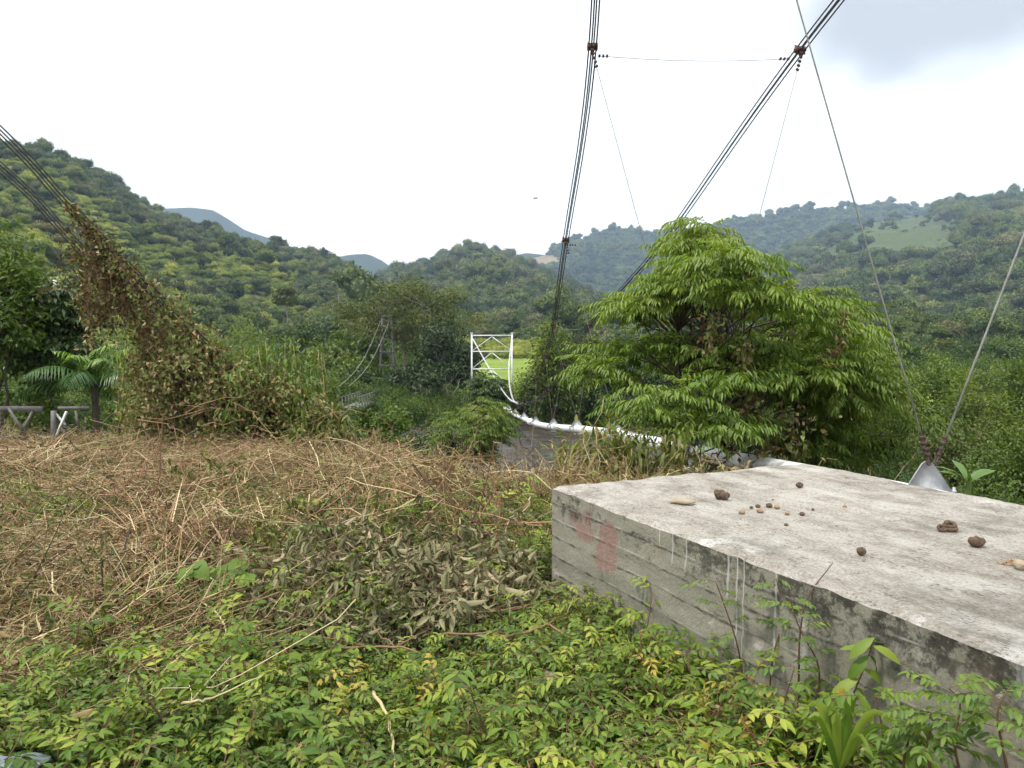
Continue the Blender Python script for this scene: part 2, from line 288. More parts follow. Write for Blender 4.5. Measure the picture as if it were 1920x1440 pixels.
# ------------------------------------------------------------------ scattering (stuff)
def proto_coll(name, objs):
    c = bpy.data.collections.new(name)
    for o in objs: c.objects.link(o)
    return c
def scatter(name, label, pts, rot, scl, idx, tint, coll):
    me = bpy.data.meshes.new(name); n = len(pts); me.vertices.add(n); me.vertices.foreach_set('co', np.asarray(pts, np.float32).ravel())
    for an, ty, val, key in (('rot', 'FLOAT_VECTOR', rot, 'vector'), ('scl', 'FLOAT_VECTOR', scl, 'vector'), ('idx', 'INT', idx, 'value'), ('tint', 'FLOAT', tint, 'value')):
        a = me.attributes.new(an, ty, 'POINT'); a.data.foreach_set(key, np.asarray(val, np.int32 if ty == 'INT' else np.float32).ravel())
    o = bpy.data.objects.new(name, me); COL.objects.link(o)
    g = bpy.data.node_groups.new(name, 'GeometryNodeTree'); g.interface.new_socket('Geometry', in_out='INPUT', socket_type='NodeSocketGeometry'); g.interface.new_socket('Geometry', in_out='OUTPUT', socket_type='NodeSocketGeometry')
    N, L = g.nodes, g.links; gi = N.new('NodeGroupInput'); go = N.new('NodeGroupOutput')
    ci = N.new('GeometryNodeCollectionInfo'); ci.inputs['Collection'].default_value = coll; ci.inputs['Separate Children'].default_value = True; ci.inputs['Reset Children'].default_value = True
    ip = N.new('GeometryNodeInstanceOnPoints'); ip.inputs['Pick Instance'].default_value = True
    def na(nm, ty):
        a = N.new('GeometryNodeInputNamedAttribute'); a.data_type = ty; a.inputs['Name'].default_value = nm; return a
    L.new(gi.outputs[0], ip.inputs['Points']); L.new(ci.outputs[0], ip.inputs['Instance'])
    er = N.new('FunctionNodeEulerToRotation'); L.new(na('rot', 'FLOAT_VECTOR').outputs['Attribute'], er.inputs[0]); L.new(er.outputs[0], ip.inputs['Rotation'])
    L.new(na('scl', 'FLOAT_VECTOR').outputs['Attribute'], ip.inputs['Scale']); L.new(na('idx', 'INT').outputs['Attribute'], ip.inputs['Instance Index'])
    L.new(ip.outputs[0], go.inputs[0])
    md = o.modifiers.new('scatter', 'NODES'); md.node_group = g
    tag(o, label, None, None, 'stuff'); return o

def icoblob(rng, r, sub=2, amp=.25):
    import bmesh
    bm = bmesh.new(); bmesh.ops.create_icosphere(bm, subdivisions=sub, radius=1)
    V = np.array([v.co[:] for v in bm.verts]); F = np.array([[v.index for v in f.verts] for f in bm.faces]); bm.free()
    off = rng.uniform(0, 50, 3); k = np.array([mnoise.noise(Vector(v*1.6+off))+.5*mnoise.noise(Vector(v*3.7+off)) for v in V])
    return V*(1+amp*k)[:, None]*np.asarray(r), F
def crown_proto(seed, kind):
    rng = np.random.default_rng(seed); mb = MB()
    if kind == 'round': R = (1, 1, .75); zc = 1.1; nl = 8
    elif kind == 'tall': R = (.75, .75, 1.15); zc = 1.6; nl = 9
    elif kind == 'flat': R = (1.25, 1.25, .4); zc = 1.5; nl = 9
    else: R = (1.1, 1.1, .55); zc = .45; nl = 7
    for q in range(nl):
        c = rv(rng, 1)[0]*np.array(R)*rng.uniform(.35, .75); c[2] = abs(c[2])*.8 if q % 3 else c[2]; c[2] += zc; rr = rng.uniform(.28, .5)
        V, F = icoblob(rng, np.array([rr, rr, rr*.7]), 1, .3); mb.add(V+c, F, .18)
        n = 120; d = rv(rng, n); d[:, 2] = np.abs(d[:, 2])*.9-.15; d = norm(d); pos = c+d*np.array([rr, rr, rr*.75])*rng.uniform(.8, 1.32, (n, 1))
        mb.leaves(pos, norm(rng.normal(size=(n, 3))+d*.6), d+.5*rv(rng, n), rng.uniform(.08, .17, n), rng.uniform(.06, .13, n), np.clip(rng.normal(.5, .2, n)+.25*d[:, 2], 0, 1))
    if kind in ('tall', 'flat', 'round'):
        mb.tube(spline([(0, 0, -.4), (.05, 0, zc*.5), (0, .05, zc)], 4), [.07, .055, .04, .03], 4, .1, 1)
    return mb
def mk_protos(pref, mat, kinds, seed, n=2):
    out = []
    for i, k in enumerate(kinds):
        for j in range(n): out.append(crown_proto(seed+10*i+j, k).build(f'{pref}_{i}{j}', [MATS[mat if (i+j) % 3 or mat == 'leaf_scrub' else 'leaf_hill_olive'], MATS['bark_pale']], link=False))
    return out
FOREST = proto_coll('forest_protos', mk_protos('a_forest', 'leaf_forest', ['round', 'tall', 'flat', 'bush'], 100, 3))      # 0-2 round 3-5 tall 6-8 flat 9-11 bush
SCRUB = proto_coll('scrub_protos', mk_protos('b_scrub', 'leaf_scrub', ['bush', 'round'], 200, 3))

# ------------------------------------------------------------------ hills
def hill(name, label, ridge, foot, treeh, seed, mat, nu=110, nv=46, amp=.06, back=.5, zfoot=None, power=1.0):
    ridge = np.array(ridge, float); foot = np.array(foot, float)
    px = np.linspace(ridge[0, 0], ridge[-1, 0], nu); py = np.interp(px, ridge[:, 0], ridge[:, 1]); dr = np.interp(px, ridge[:, 0], ridge[:, 2])
    df = np.interp(px, foot[:, 0], foot[:, 1])
    R = np.array([P(a, b, c) for a, b, c in zip(px, py, dr)]); R[:, 2] -= treeh
    Fp = np.stack([(px-960)/FPX*df, df], 1); zf = ground_z(Fp[:, 0], Fp[:, 1])-1.0 if zfoot is None else np.full(nu, zfoot)
    v = np.concatenate([np.linspace(0, 1, nv), 1+np.linspace(.06, back, 8)])
    Vg = np.zeros((len(v), nu, 3))
    for k, t in enumerate(v):
        xy = Fp+(R[:, :2]-Fp)*t; w = (t**power if t <= 1 else 1-(t-1)*1.6)
        z = zf+(R[:, 2]-zf)*w
        e = 4*t*(1-t) if t < 1 else 0
        H = (R[:, 2]-zf)
        z = z+amp*H*e*(fnoise(xy[:, 0], xy[:, 1], H.mean()*.9, seed)+.5*fnoise(xy[:, 0], xy[:, 1], H.mean()*.35, seed+1))
        Vg[k] = np.column_stack([xy, z])
    n = len(v); i, j = np.meshgrid(np.arange(n-1), np.arange(nu-1), indexing='ij'); q = (i*nu+j).ravel()
    mb = MB(); mb.add(Vg.reshape(-1, 3), np.stack([q, q+1, q+nu+1, q+nu], 1))
    o = mb.build(name, MATS[mat], smooth=True); tag(o, label, None, None, 'structure')
    return Vg, nv
def pick(Vg, nrows, n, rng):
    G = Vg[:nrows+3]; a = G[:-1, :-1]; b = G[1:, :-1]; c = G[:-1, 1:]
    ar = np.linalg.norm(np.cross(b-a, c-a), axis=-1).ravel(); k = rng.choice(len(ar), n, p=ar/ar.sum()); i, j = np.divmod(k, G.shape[1]-1)
    s, t = rng.random((2, n)); p = (G[i, j]*((1-s)*(1-t))[:, None]+G[i+1, j]*(s*(1-t))[:, None]+G[i, j+1]*((1-s)*t)[:, None]+G[i+1, j+1]*(s*t)[:, None])
    return p, (i+s)/nrows
def to_px(p):
    q = p-np.array([0, 0, CAMZ]); f = q[:, 1]*CP-q[:, 2]*SP; u = q[:, 1]*SP+q[:, 2]*CP
    return 960+FPX*q[:, 0]/f, 720-FPX*u/f
def inell(px, py, e): # rough ellipse of ground seen from the bank
    return ((px-e[0])/e[2])**2+((py-e[1])/e[3])**2 < 1
def forest(name, label, Vg, nrows, n, size, seed, coll, kinds, clear=(), tint=(-.15, .25), keep=None, sink=.15):
    rng = np.random.default_rng(seed); p, v = pick(Vg, nrows, n, rng); px, py = to_px(p); ok = np.ones(n, bool)
    for e in clear: ok &= ~(inell(px, py, e) & (rng.random(n) < (e[4] if len(e) > 4 else 1)))
    if keep is not None: ok &= keep(px, py, v, rng)
    ok &= (px > -250) & (px < 2180)
    p = p[ok]; m = len(p); s = size*np.exp(np.clip(rng.normal(0, .38, m), -.9, .75)); p[:, 2] -= s*(sink+.2)
    scl = np.stack([s, s, s*rng.uniform(.8, 1.25, m)], 1); rot = np.zeros((m, 3)); rot[:, 2] = rng.uniform(0, 6.28, m)
    ti = rng.normal(0, .26, m)+.34*fnoise(p[:, 0], p[:, 1], size*14, seed)+rng.choice([0, .55], m, p=[.87, .13])
    scatter(name, label, p, rot, scl, rng.choice(kinds, m), np.clip(ti, -.55, .9)*.9, coll)
    print(name, m)

VgL, nL = hill('left_hill', 'steep green hillside rising on the left', [(-420, 210, 360), (0, 278, 400), (60, 278, 410), (130, 303, 430), (200, 335, 460), (250, 375, 490), (300, 402, 520), (400, 432, 570), (450, 458, 600), (520, 470, 640), (600, 482, 690), (650, 502, 720), (700, 530, 750), (780, 580, 770), (880, 640, 780)],
     [(-420, 75), (0, 95), (300, 130), (500, 175), (700, 260), (880, 420)], 6.5, 31, 'hill_soil', amp=.10, power=.92)
VgC, nC = hill('middle_hill', 'rounded forested hill in the middle of the valley', [(620, 600, 900), (680, 545, 920), (740, 512, 960), (800, 498, 980), (850, 480, 990), (890, 474, 1000), (930, 480, 1000), (960, 492, 990), (1010, 520, 960), (1080, 548, 930), (1160, 590, 900), (1300, 650, 880)],
     [(620, 600), (800, 420), (960, 380), (1100, 420), (1300, 560)], 7, 41, 'hill_dark', amp=.09, power=.8)
VgR, nR = hill('right_hill', 'long forested hillside on the right with a grassy clearing', [(1180, 640, 1250), (1300, 560, 1250), (1380, 505, 1250), (1460, 478, 1240), (1540, 450, 1220), (1600, 425, 1200), (1640, 410, 1190), (1700, 404, 1180), (1780, 384, 1170), (1850, 375, 1160), (1920, 366, 1150), (2050, 345, 1120), (2350, 320, 1050)],
     [(1180, 900), (1400, 600), (1600, 420), (1900, 330), (2350, 300)], 7, 51, 'hill_dark', amp=.07, power=.95)
VgB, nB = hill('back_range', 'bluish forested range behind the valley', [(820, 560, 1900), (900, 520, 1900), (960, 488, 1900), (1010, 478, 1900), (1060, 460, 1900), (1120, 444, 1900), (1190, 431, 1900), (1240, 440, 1880), (1290, 438, 1860), (1380, 412, 1850), (1480, 396, 1850), (1580, 390, 1850), (1690, 386, 1850), (1800, 400, 1850), (2000, 400, 1850), (2400, 390, 1850)],
     [(820, 1200), (1200, 1150), (1500, 1300), (2400, 1400)], 7, 61, 'hill_dark', amp=.08, power=.85)
VgF, nF = hill('far_mountain', 'pale blue mountain far behind the left hillside', [(120, 440, 2100), (240, 405, 2100), (310, 391, 2100), (360, 389, 2100), (400, 394, 2100), (430, 412, 2100), (460, 432, 2100), (500, 445, 2100), (560, 468, 2050), (620, 484, 2000), (660, 477, 2000), (690, 476, 2000), (715, 488, 2000), (745, 508, 2000), (800, 520, 2000), (900, 500, 2000), (985, 474, 2000), (1040, 480, 2000), (1200, 520, 2000)],
     [(120, 1500), (1200, 1500)], 0, 71, 'hill_far', amp=.07, power=.9)

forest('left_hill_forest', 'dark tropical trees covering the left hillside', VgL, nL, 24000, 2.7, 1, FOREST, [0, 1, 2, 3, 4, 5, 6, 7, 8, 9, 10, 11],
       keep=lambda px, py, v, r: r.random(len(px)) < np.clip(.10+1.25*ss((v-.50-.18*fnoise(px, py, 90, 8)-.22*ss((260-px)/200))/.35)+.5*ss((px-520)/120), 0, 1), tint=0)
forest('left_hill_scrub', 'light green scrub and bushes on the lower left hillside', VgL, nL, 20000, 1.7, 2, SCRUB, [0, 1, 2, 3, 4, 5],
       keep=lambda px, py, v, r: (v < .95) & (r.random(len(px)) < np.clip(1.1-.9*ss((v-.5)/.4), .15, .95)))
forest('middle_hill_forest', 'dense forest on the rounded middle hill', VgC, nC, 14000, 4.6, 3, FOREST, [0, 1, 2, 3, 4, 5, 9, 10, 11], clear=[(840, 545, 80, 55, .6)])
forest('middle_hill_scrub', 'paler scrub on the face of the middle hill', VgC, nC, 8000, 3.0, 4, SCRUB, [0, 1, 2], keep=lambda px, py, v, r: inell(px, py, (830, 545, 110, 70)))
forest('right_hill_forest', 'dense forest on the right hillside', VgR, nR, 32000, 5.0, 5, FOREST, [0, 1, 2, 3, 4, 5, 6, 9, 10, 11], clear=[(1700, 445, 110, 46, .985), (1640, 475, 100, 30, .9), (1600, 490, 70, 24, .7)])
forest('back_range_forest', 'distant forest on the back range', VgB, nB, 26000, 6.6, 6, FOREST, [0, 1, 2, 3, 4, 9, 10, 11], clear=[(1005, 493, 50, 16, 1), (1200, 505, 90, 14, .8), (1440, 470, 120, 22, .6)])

forest('clearing_scrub', 'low scrub dotted over the pasture clearing', VgR, nR, 9000, 1.5, 16, SCRUB, [0, 1, 2], keep=lambda px, py, v, r: (inell(px, py, (1700, 440, 112, 46)) | inell(px, py, (1640, 470, 105, 34))) & (r.random(len(px)) < .8))
# clearings on the hills show as grass sheets just above the soil
def clearing(name, label, Vg, nrows, ell, mat, off):
    px, py = to_px(Vg.reshape(-1, 3)); px = px.reshape(Vg.shape[:2]); py = py.reshape(Vg.shape[:2]); nu = Vg.shape[1]; F = []
    for i in range(nrows-1):
        for j in range(nu-1):
            cx, cy = px[i:i+2, j:j+2].mean(), py[i:i+2, j:j+2].mean()
            if any(inell(cx, cy, e) for e in ell): F.append([i*nu+j, i*nu+j+1, (i+1)*nu+j+1, (i+1)*nu+j])
    if not F: return
    F = np.array(F); u, inv = np.unique(F, return_inverse=True); mb = MB(); mb.add(Vg.reshape(-1, 3)[u]+np.array([0, 0, off]), inv.reshape(-1, 4))
    tag(mb.build(name, mat, smooth=True), label, None, None, 'structure')
noise_mat('pasture', [(.3, (.035, .055, .016)), (.5, (.062, .085, .024)), (.7, (.10, .10, .036))], scale=.035, detail=10, rough_n=.75)
noise_mat('bare_field', [(.3, (.16, .11, .06)), (.5, (.25, .18, .10)), (.7, (.22, .22, .09))], scale=.03, detail=8)
clearing('pasture_clearing', 'grassy pasture clearing high on the right hillside', VgR, nR, [(1700, 436, 112, 48), (1640, 470, 105, 36)], MATS['pasture'], 1.2)
clearing('bare_clearing', 'bare brown cleared field on the back range', VgB, nB, [(1005, 493, 58, 22)], MATS['bare_field'], 1.5)

# ------------------------------------------------------------------ haze: the damp air of the valley
def make_haze():
    mb = MB(); mb.box((0, 1300, 345), (6400, 3900, 760)); m, N, L = node_mat('haze_air'); out = N.new('ShaderNodeOutputMaterial'); v = N.new('ShaderNodeVolumePrincipled')
    v.inputs['Color'].default_value = (.54, .74, 1.0, 1); v.inputs['Density'].default_value = .00025; v.inputs['Anisotropy'].default_value = .1
    L.new(v.outputs[0], out.inputs['Volume']); tag(mb.build('haze', m), 'thin bluish valley haze', None, None, 'stuff')
make_haze()
# ------------------------------------------------------------------ concrete anchor block
BA = np.array([.25, 4.6, 0.]); E1 = np.array([.43, -.903, 0.]); E2 = np.array([.903, .43, 0.]); BH = .70; BL, BW = 4.6, 2.12
def top_at(px, py, z=None): return PZ(px, py, BH if z is None else z)
def make_block_mat():
    m, N, L = node_mat('old_concrete'); out = N.new('ShaderNodeOutputMaterial'); b = N.new('ShaderNodeBsdfPrincipled'); b.inputs['Roughness'].default_value = .92; b.inputs['Specular IOR Level'].default_value = .15
    tc = N.new('ShaderNodeTexCoord'); sp = N.new('ShaderNodeSeparateXYZ'); L.new(tc.outputs['Object'], sp.inputs[0]); S, T, Z = sp.outputs
    def M(op, a, b2=None, c=None, clamp=False):
        n = N.new('ShaderNodeMath'); n.operation = op; n.use_clamp = clamp
        for i, q in enumerate((a, b2, c)):
            if q is None: continue
            if isinstance(q, (int, float)): n.inputs[i].default_value = q
            else: L.new(q, n.inputs[i])
        return n.outputs[0]
    def NZ(scale, det=6, rg=.6, sc=(1, 1, 1), dist=0):
        mp = N.new('ShaderNodeMapping'); mp.inputs['Scale'].default_value = sc; L.new(tc.outputs['Object'], mp.inputs[0])
        n = N.new('ShaderNodeTexNoise'); n.inputs['Scale'].default_value = scale; n.inputs['Detail'].default_value = det; n.inputs['Roughness'].default_value = rg; n.inputs['Distortion'].default_value = dist; L.new(mp.outputs[0], n.inputs[0]); return n.outputs[0]
    def MR(x, a, b2, c=0., d=1.):
        n = N.new('ShaderNodeMapRange'); n.interpolation_type = 'SMOOTHSTEP'
        for i, q in zip((1, 2, 3, 4), (a, b2, c, d)): n.inputs[i].default_value = q
        L.new(x, n.inputs[0]); return n.outputs[0]
    def MIX(f, a, b2, op='MIX'):
        n = N.new('ShaderNodeMix'); n.data_type = 'RGBA'; n.blend_type = op
        if isinstance(f, float): n.inputs['Factor'].default_value = f
        else: L.new(f, n.inputs['Factor'])
        for k, q in (('A', a), ('B', b2)):
            if isinstance(q, tuple): n.inputs[k].default_value = (*q, 1)
            else: L.new(q, n.inputs[k])
        return n.outputs['Result']
    big = NZ(2.3, 8, .65); fine = NZ(70, 5, .75); streak = NZ(3.2, 9, .74, (.75, 1.7, 1.9)); med = NZ(9, 8, .75)
    # top: pale, with brown-grey weather streaks along the block
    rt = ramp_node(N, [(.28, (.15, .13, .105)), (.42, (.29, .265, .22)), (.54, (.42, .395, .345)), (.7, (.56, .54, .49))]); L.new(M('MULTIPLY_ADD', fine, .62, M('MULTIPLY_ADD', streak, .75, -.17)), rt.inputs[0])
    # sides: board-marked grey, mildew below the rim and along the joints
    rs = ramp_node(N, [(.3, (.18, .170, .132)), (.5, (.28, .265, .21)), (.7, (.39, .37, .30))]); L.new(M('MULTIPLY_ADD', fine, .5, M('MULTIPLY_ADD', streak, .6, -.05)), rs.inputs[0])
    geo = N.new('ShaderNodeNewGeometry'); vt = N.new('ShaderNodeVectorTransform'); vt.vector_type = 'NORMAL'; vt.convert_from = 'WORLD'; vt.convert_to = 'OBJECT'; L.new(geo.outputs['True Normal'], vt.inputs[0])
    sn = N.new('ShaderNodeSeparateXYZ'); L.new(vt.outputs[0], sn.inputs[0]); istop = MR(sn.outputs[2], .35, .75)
    rim = MR(M('MULTIPLY_ADD', med, .75, Z), .86, 1.0)                           # mildew hangs from the rim in an uneven band
    mold = M('MULTIPLY', rim, MR(M('MULTIPLY_ADD', big, .6, M('MULTIPLY', NZ(20, 6, .75), .5)), .52, .60))
    spots = MR(M('MULTIPLY_ADD', NZ(5.5, 8, .75, (.5, 1, 2.6)), .8, M('MULTIPLY', fine, .25)), .585, .66)
    side = MIX(M('MULTIPLY', mold, .82), rs.outputs[0], (.048, .046, .036)); side = MIX(M('MULTIPLY', spots, .8), side, (.045, .042, .035))
    blk = M('MULTIPLY', M('MULTIPLY', MR(S, 1.95, 2.15), MR(M('MULTIPLY_ADD', NZ(12, 6, .75, (1, 1, .5)), .5, Z), .72, .86)), MR(NZ(7, 7, .75), .44, .54)); side = MIX(M('MULTIPLY', blk, .85), side, (.04, .036, .03))
    wash = M('MULTIPLY', MR(NZ(2.6, 7, .7, (1.6, 1, .5)), .56, .68), MR(S, 1.2, 1.9)); side = MIX(M('MULTIPLY', wash, .6), side, (.55, .55, .53))
    zw = M('ADD', Z, M('ADD', M('MULTIPLY', M('SINE', M('MULTIPLY', S, 1.3)), .012), M('MULTIPLY', M('SINE', M('MULTIPLY_ADD', S, 4.1, 1.)), .006))); jn = None; jp = None
    g1 = NZ(14, 6, .8, (.7, 1, 1.6)); g2 = NZ(34, 5, .75)
    for j in (-.07, .045, .165, .275, .395, .50, .60):
        dj = M('ABSOLUTE', M('SUBTRACT', zw, j)); k = MR(M('MULTIPLY_ADD', g1, -.040, dj), -.010, -.019); jn = k if jn is None else M('MAXIMUM', jn, k)
        k = MR(M('ABSOLUTE', M('SUBTRACT', M('SUBTRACT', zw, j), .012)), .006, .001); jp = k if jp is None else M('MAXIMUM', jp, k)
    side = MIX(M('MULTIPLY', M('MULTIPLY', jp, MR(NZ(5, 4, .6), .48, .58)), .55), side, (.50, .48, .42))
    side = MIX(M('MULTIPLY', M('MULTIPLY', jn, MR(NZ(3.4, 6, .7, (1.4, 1, 2.5)), .40, .58)), .85), side, (.05, .046, .037)); side = MIX(M('MULTIPLY', MR(NZ(120, 3, .6), .66, .72), .7), side, (.06, .055, .045))
    ochre = MR(NZ(3.1, 5, .6), .56, .70); side = MIX(M('MULTIPLY', ochre, .30), side, (.36, .30, .19))
    def ell(s0, z0, rs_, rz, soft):
        d = M('ADD', M('POWER', M('ABSOLUTE', M('MULTIPLY', M('SUBTRACT', S, s0), 1/rs_)), 2.), M('POWER', M('ABSOLUTE', M('MULTIPLY', M('SUBTRACT', Z, z0), 1/rz)), 2.)); return MR(M('MULTIPLY_ADD', NZ(11, 5, .7), soft, d), soft*.5+1.15, soft*.5+.55)
    red = None
    for q in ((.42, .595, .055, .05, 1.2), (.27, .57, .06, .05, 1.5), (.64, .53, .10, .10, 1.8), (.62, .44, .13, .055, 1.4), (.60, .375, .12, .045, 1.4), (.40, .50, .12, .06, 2.2)):
        k = ell(*q); red = k if red is None else M('MAXIMUM', red, k)
    red = M('MULTIPLY', red, MR(NZ(26, 5, .7), .36, .5))
    side = MIX(M('MULTIPLY', red, M('MULTIPLY', M('SUBTRACT', 1., M('MULTIPLY', M('MAXIMUM', spots, mold), .8)), .62)), side, (.30, .14, .125))
    drip = None; wob = M('MULTIPLY', M('SUBTRACT', NZ(7, 3, .5, (.2, .2, 1)), .5), .02)
    for s0, zl, w in ((1.10, .60, .0035), (1.20, .54, .004), (1.30, .53, .0035), (1.585, .50, .006), (1.64, .30, .004), (1.68, .12, .003), (1.86, .30, .005)):
        k = M('MULTIPLY', MR(M('ABSOLUTE', M('SUBTRACT', M('ADD', S, wob), s0)), w*1.6, w*.5), MR(Z, zl-.02, zl+.02)); drip = k if drip is None else M('MAXIMUM', drip, k)
    side = MIX(M('MULTIPLY', drip, .52), side, (.66, .65, .61))
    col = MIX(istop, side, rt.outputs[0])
    lime = M('MULTIPLY', MR(T, .28, .0), MR(NZ(6, 7, .7), .5, .64)); col = MIX(M('MULTIPLY', M('MULTIPLY', lime, istop), .65), col, (.72, .71, .68))
    stain = M('MULTIPLY', MR(M('MULTIPLY_ADD', NZ(1.7, 8, .72, (.8, 1.2, 1)), .8, M('MULTIPLY', med, .3)), .53, .68), istop); col = MIX(M('MULTIPLY', stain, .55), col, (.12, .105, .085))
    litter = M('MULTIPLY', MR(M('MULTIPLY_ADD', NZ(95, 4, .6, (.6, 1.2, 1)), .7, M('MULTIPLY', med, .4)), .60, .66), istop); col = MIX(M('MULTIPLY', litter, .7), col, (.10, .075, .055))
    L.new(col, b.inputs['Base Color'])
    bp = N.new('ShaderNodeBump'); bp.inputs['Strength'].default_value = 1.0; bp.inputs['Distance'].default_value = .012; L.new(M('ADD', NZ(75, 8, .8), M('MULTIPLY', med, .8)), bp.inputs['Height']); L.new(bp.outputs[0], b.inputs['Normal'])
    L.new(b.outputs[0], out.inputs[0]); return m
def make_block():
    rng = np.random.default_rng(5); mb = MB(); zb = -1.1
    def nz(p, s): return np.array([mnoise.fractal(Vector(q)*s, .9, 2.1, 4) for q in p])
    S = np.linspace(0, BL, 300); T = np.linspace(0, BW, 70); Zs = np.linspace(zb, BH, 74)
    joints = np.array([-.32, -.07, .045, .165, .275, .395, .50, .60]); off = np.array([0, .006, -.004, .008, -.006, .005, -.003, .006, -.004])
    def rimdrop(s, t): # worn, chipped rim
        d = np.minimum(np.minimum(t, BW-t), np.minimum(s, BL-s)); p = np.column_stack([s*1.0, t*0+3., s*0]); c = nz(np.column_stack([s, t*.3, 0*s]), 5.)*.5+.5
        r = .012+.012*np.clip(c, 0, 1); return r*(1-np.clip(d/(.025+.03*np.clip(c, 0, 1)), 0, 1))**2
    Sg, Tg = np.meshgrid(S, T, indexing='ij'); s = Sg.ravel(); t = Tg.ravel(); z = BH+.010*nz(np.column_stack([s, t, 0*s]), 1.6)+.005*nz(np.column_stack([s, t, 0*s]), 7)-rimdrop(s, t); 
    top = np.column_stack([s, t, z]); ns, nt = len(S), len(T); i, j = np.meshgrid(np.arange(ns-1), np.arange(nt-1), indexing='ij'); q = (i*nt+j).ravel()
    mb.add(top, np.stack([q, q+nt, q+nt+1, q+1], 1))
    topz = z.reshape(ns, nt)
    def face(U, tz, mk, flip):
        Ug, Zg = np.meshgrid(U, Zs, indexing='ij'); k = (Zg-zb)/(BH-zb); zz = zb+k*(tz[:, None]-zb); u = Ug.ravel(); zf = Zg.ravel()+.012*np.sin(u*1.3)+.006*np.sin(u*4.1+1)
        bi = np.searchsorted(joints, zf); dz = np.min(np.abs(zf[:, None]-joints[None]), 1)
        p3 = np.column_stack([u, 0*u+7, zf]); h = .5*off[bi]*(1+nz(p3*np.array([.5, 1, 2.]), 1.7))+.010*np.exp(-(dz/.007)**2)*nz(p3, 4.)+.006*nz(p3*np.array([.4, 1, 2.5]), 6)
        pit = nz(p3+3, 11); h = h-.022*np.clip(pit-.55, 0, 1)*np.exp(-(dz/.03)**2)*3
        h = h*np.clip((BH-Zg.ravel())/.04, 0, 1)*np.clip(np.minimum(u-U[0], U[-1]-u)/.03, 0, 1)
        V = mk(u, h, zz.ravel()); nz_ = len(Zs); i, j = np.meshgrid(np.arange(len(U)-1), np.arange(nz_-1), indexing='ij'); q = (i*nz_+j).ravel()
        f = np.stack([q, q+nz_, q+nz_+1, q+1], 1); mb.add(V, f[:, ::-1] if flip else f)
    face(S, topz[:, 0], lambda u, h, z: np.column_stack([u, -h, z]), False)
    face(T, topz[0, :], lambda u, h, z: np.column_stack([-h, u, z]), True)
    face(S, topz[:, -1], lambda u, h, z: np.column_stack([u, BW+h, z]), True)
    face(T, topz[-1, :], lambda u, h, z: np.column_stack([BL+h, u, z]), False)
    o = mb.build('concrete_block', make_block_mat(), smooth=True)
    o.matrix_world = Matrix(((E1[0], E2[0], 0, BA[0]), (E1[1], E2[1], 0, BA[1]), (0, 0, 1, 0), (0, 0, 0, 1)))
    tag(o, 'big weathered concrete anchor block with red paint smears and white drips', 'concrete block')
make_block()

# ------------------------------------------------------------------ droppings, shells and chips on the block
def snail(name, label, cat, px, py, wpx, mat, rings=4, squash=.75, seed=0, group=None, elong=1.15):
    c = top_at(px, py); w = wpx/FPX*c[1]; rng = np.random.default_rng(seed); mb = MB(); n, k = 18, 15; a = rng.uniform(0, 3.1)
    th = np.linspace(0, math.pi, k); V = []
    for t in th:
        r = math.sin(t)**.8*(1+.13*math.cos(t*rings*2))*.5; z = -math.cos(t)*.5*elong
        ph = np.arange(n)*2*math.pi/n; V.append(np.column_stack([z+0*ph+.06*np.cos(ph+t*2), r*np.cos(ph), r*squash*np.sin(ph)]))
    V = np.concatenate(V)*w*.92; V += .05*w*np.array([mnoise.noise_vector(Vector(q/w*3)+Vector((seed, 0, 0)))[:] for q in V])
    R = np.array([[math.cos(a), -math.sin(a), 0], [math.sin(a), math.cos(a), 0], [0, 0, 1]]); V = V@R.T
    i, j = np.meshgrid(np.arange(k-1), np.arange(n), indexing='ij'); i = i.ravel(); j = j.ravel(); j2 = (j+1) % n
    mb.add(V+np.array([0, 0, -V[:, 2].min()-.004]), np.stack([i*n+j, i*n+j2, (i+1)*n+j2, (i+1)*n+j], 1))
    o = mb.build(name, MATS[mat], smooth=True); o.location = c; tag(o, label, cat, group); return o
SH = 'brown bits lying on the concrete block'
o = snail('brown_nut', 'large double-lobed dark brown nut beside the flat pale chip on the block', 'nut', 1349, 935, 20, 'shell', 3, 1., 3, SH)
snail('second', 'x', 'x', 1359, 937, 17, 'shell', 3, 1., 4); q = bpy.data.objects['second']; q.name = 'lobe'; q.parent = o; q.location = Vector(q.location)-Vector(o.location)
for k in ('label', 'category'): del q[k]
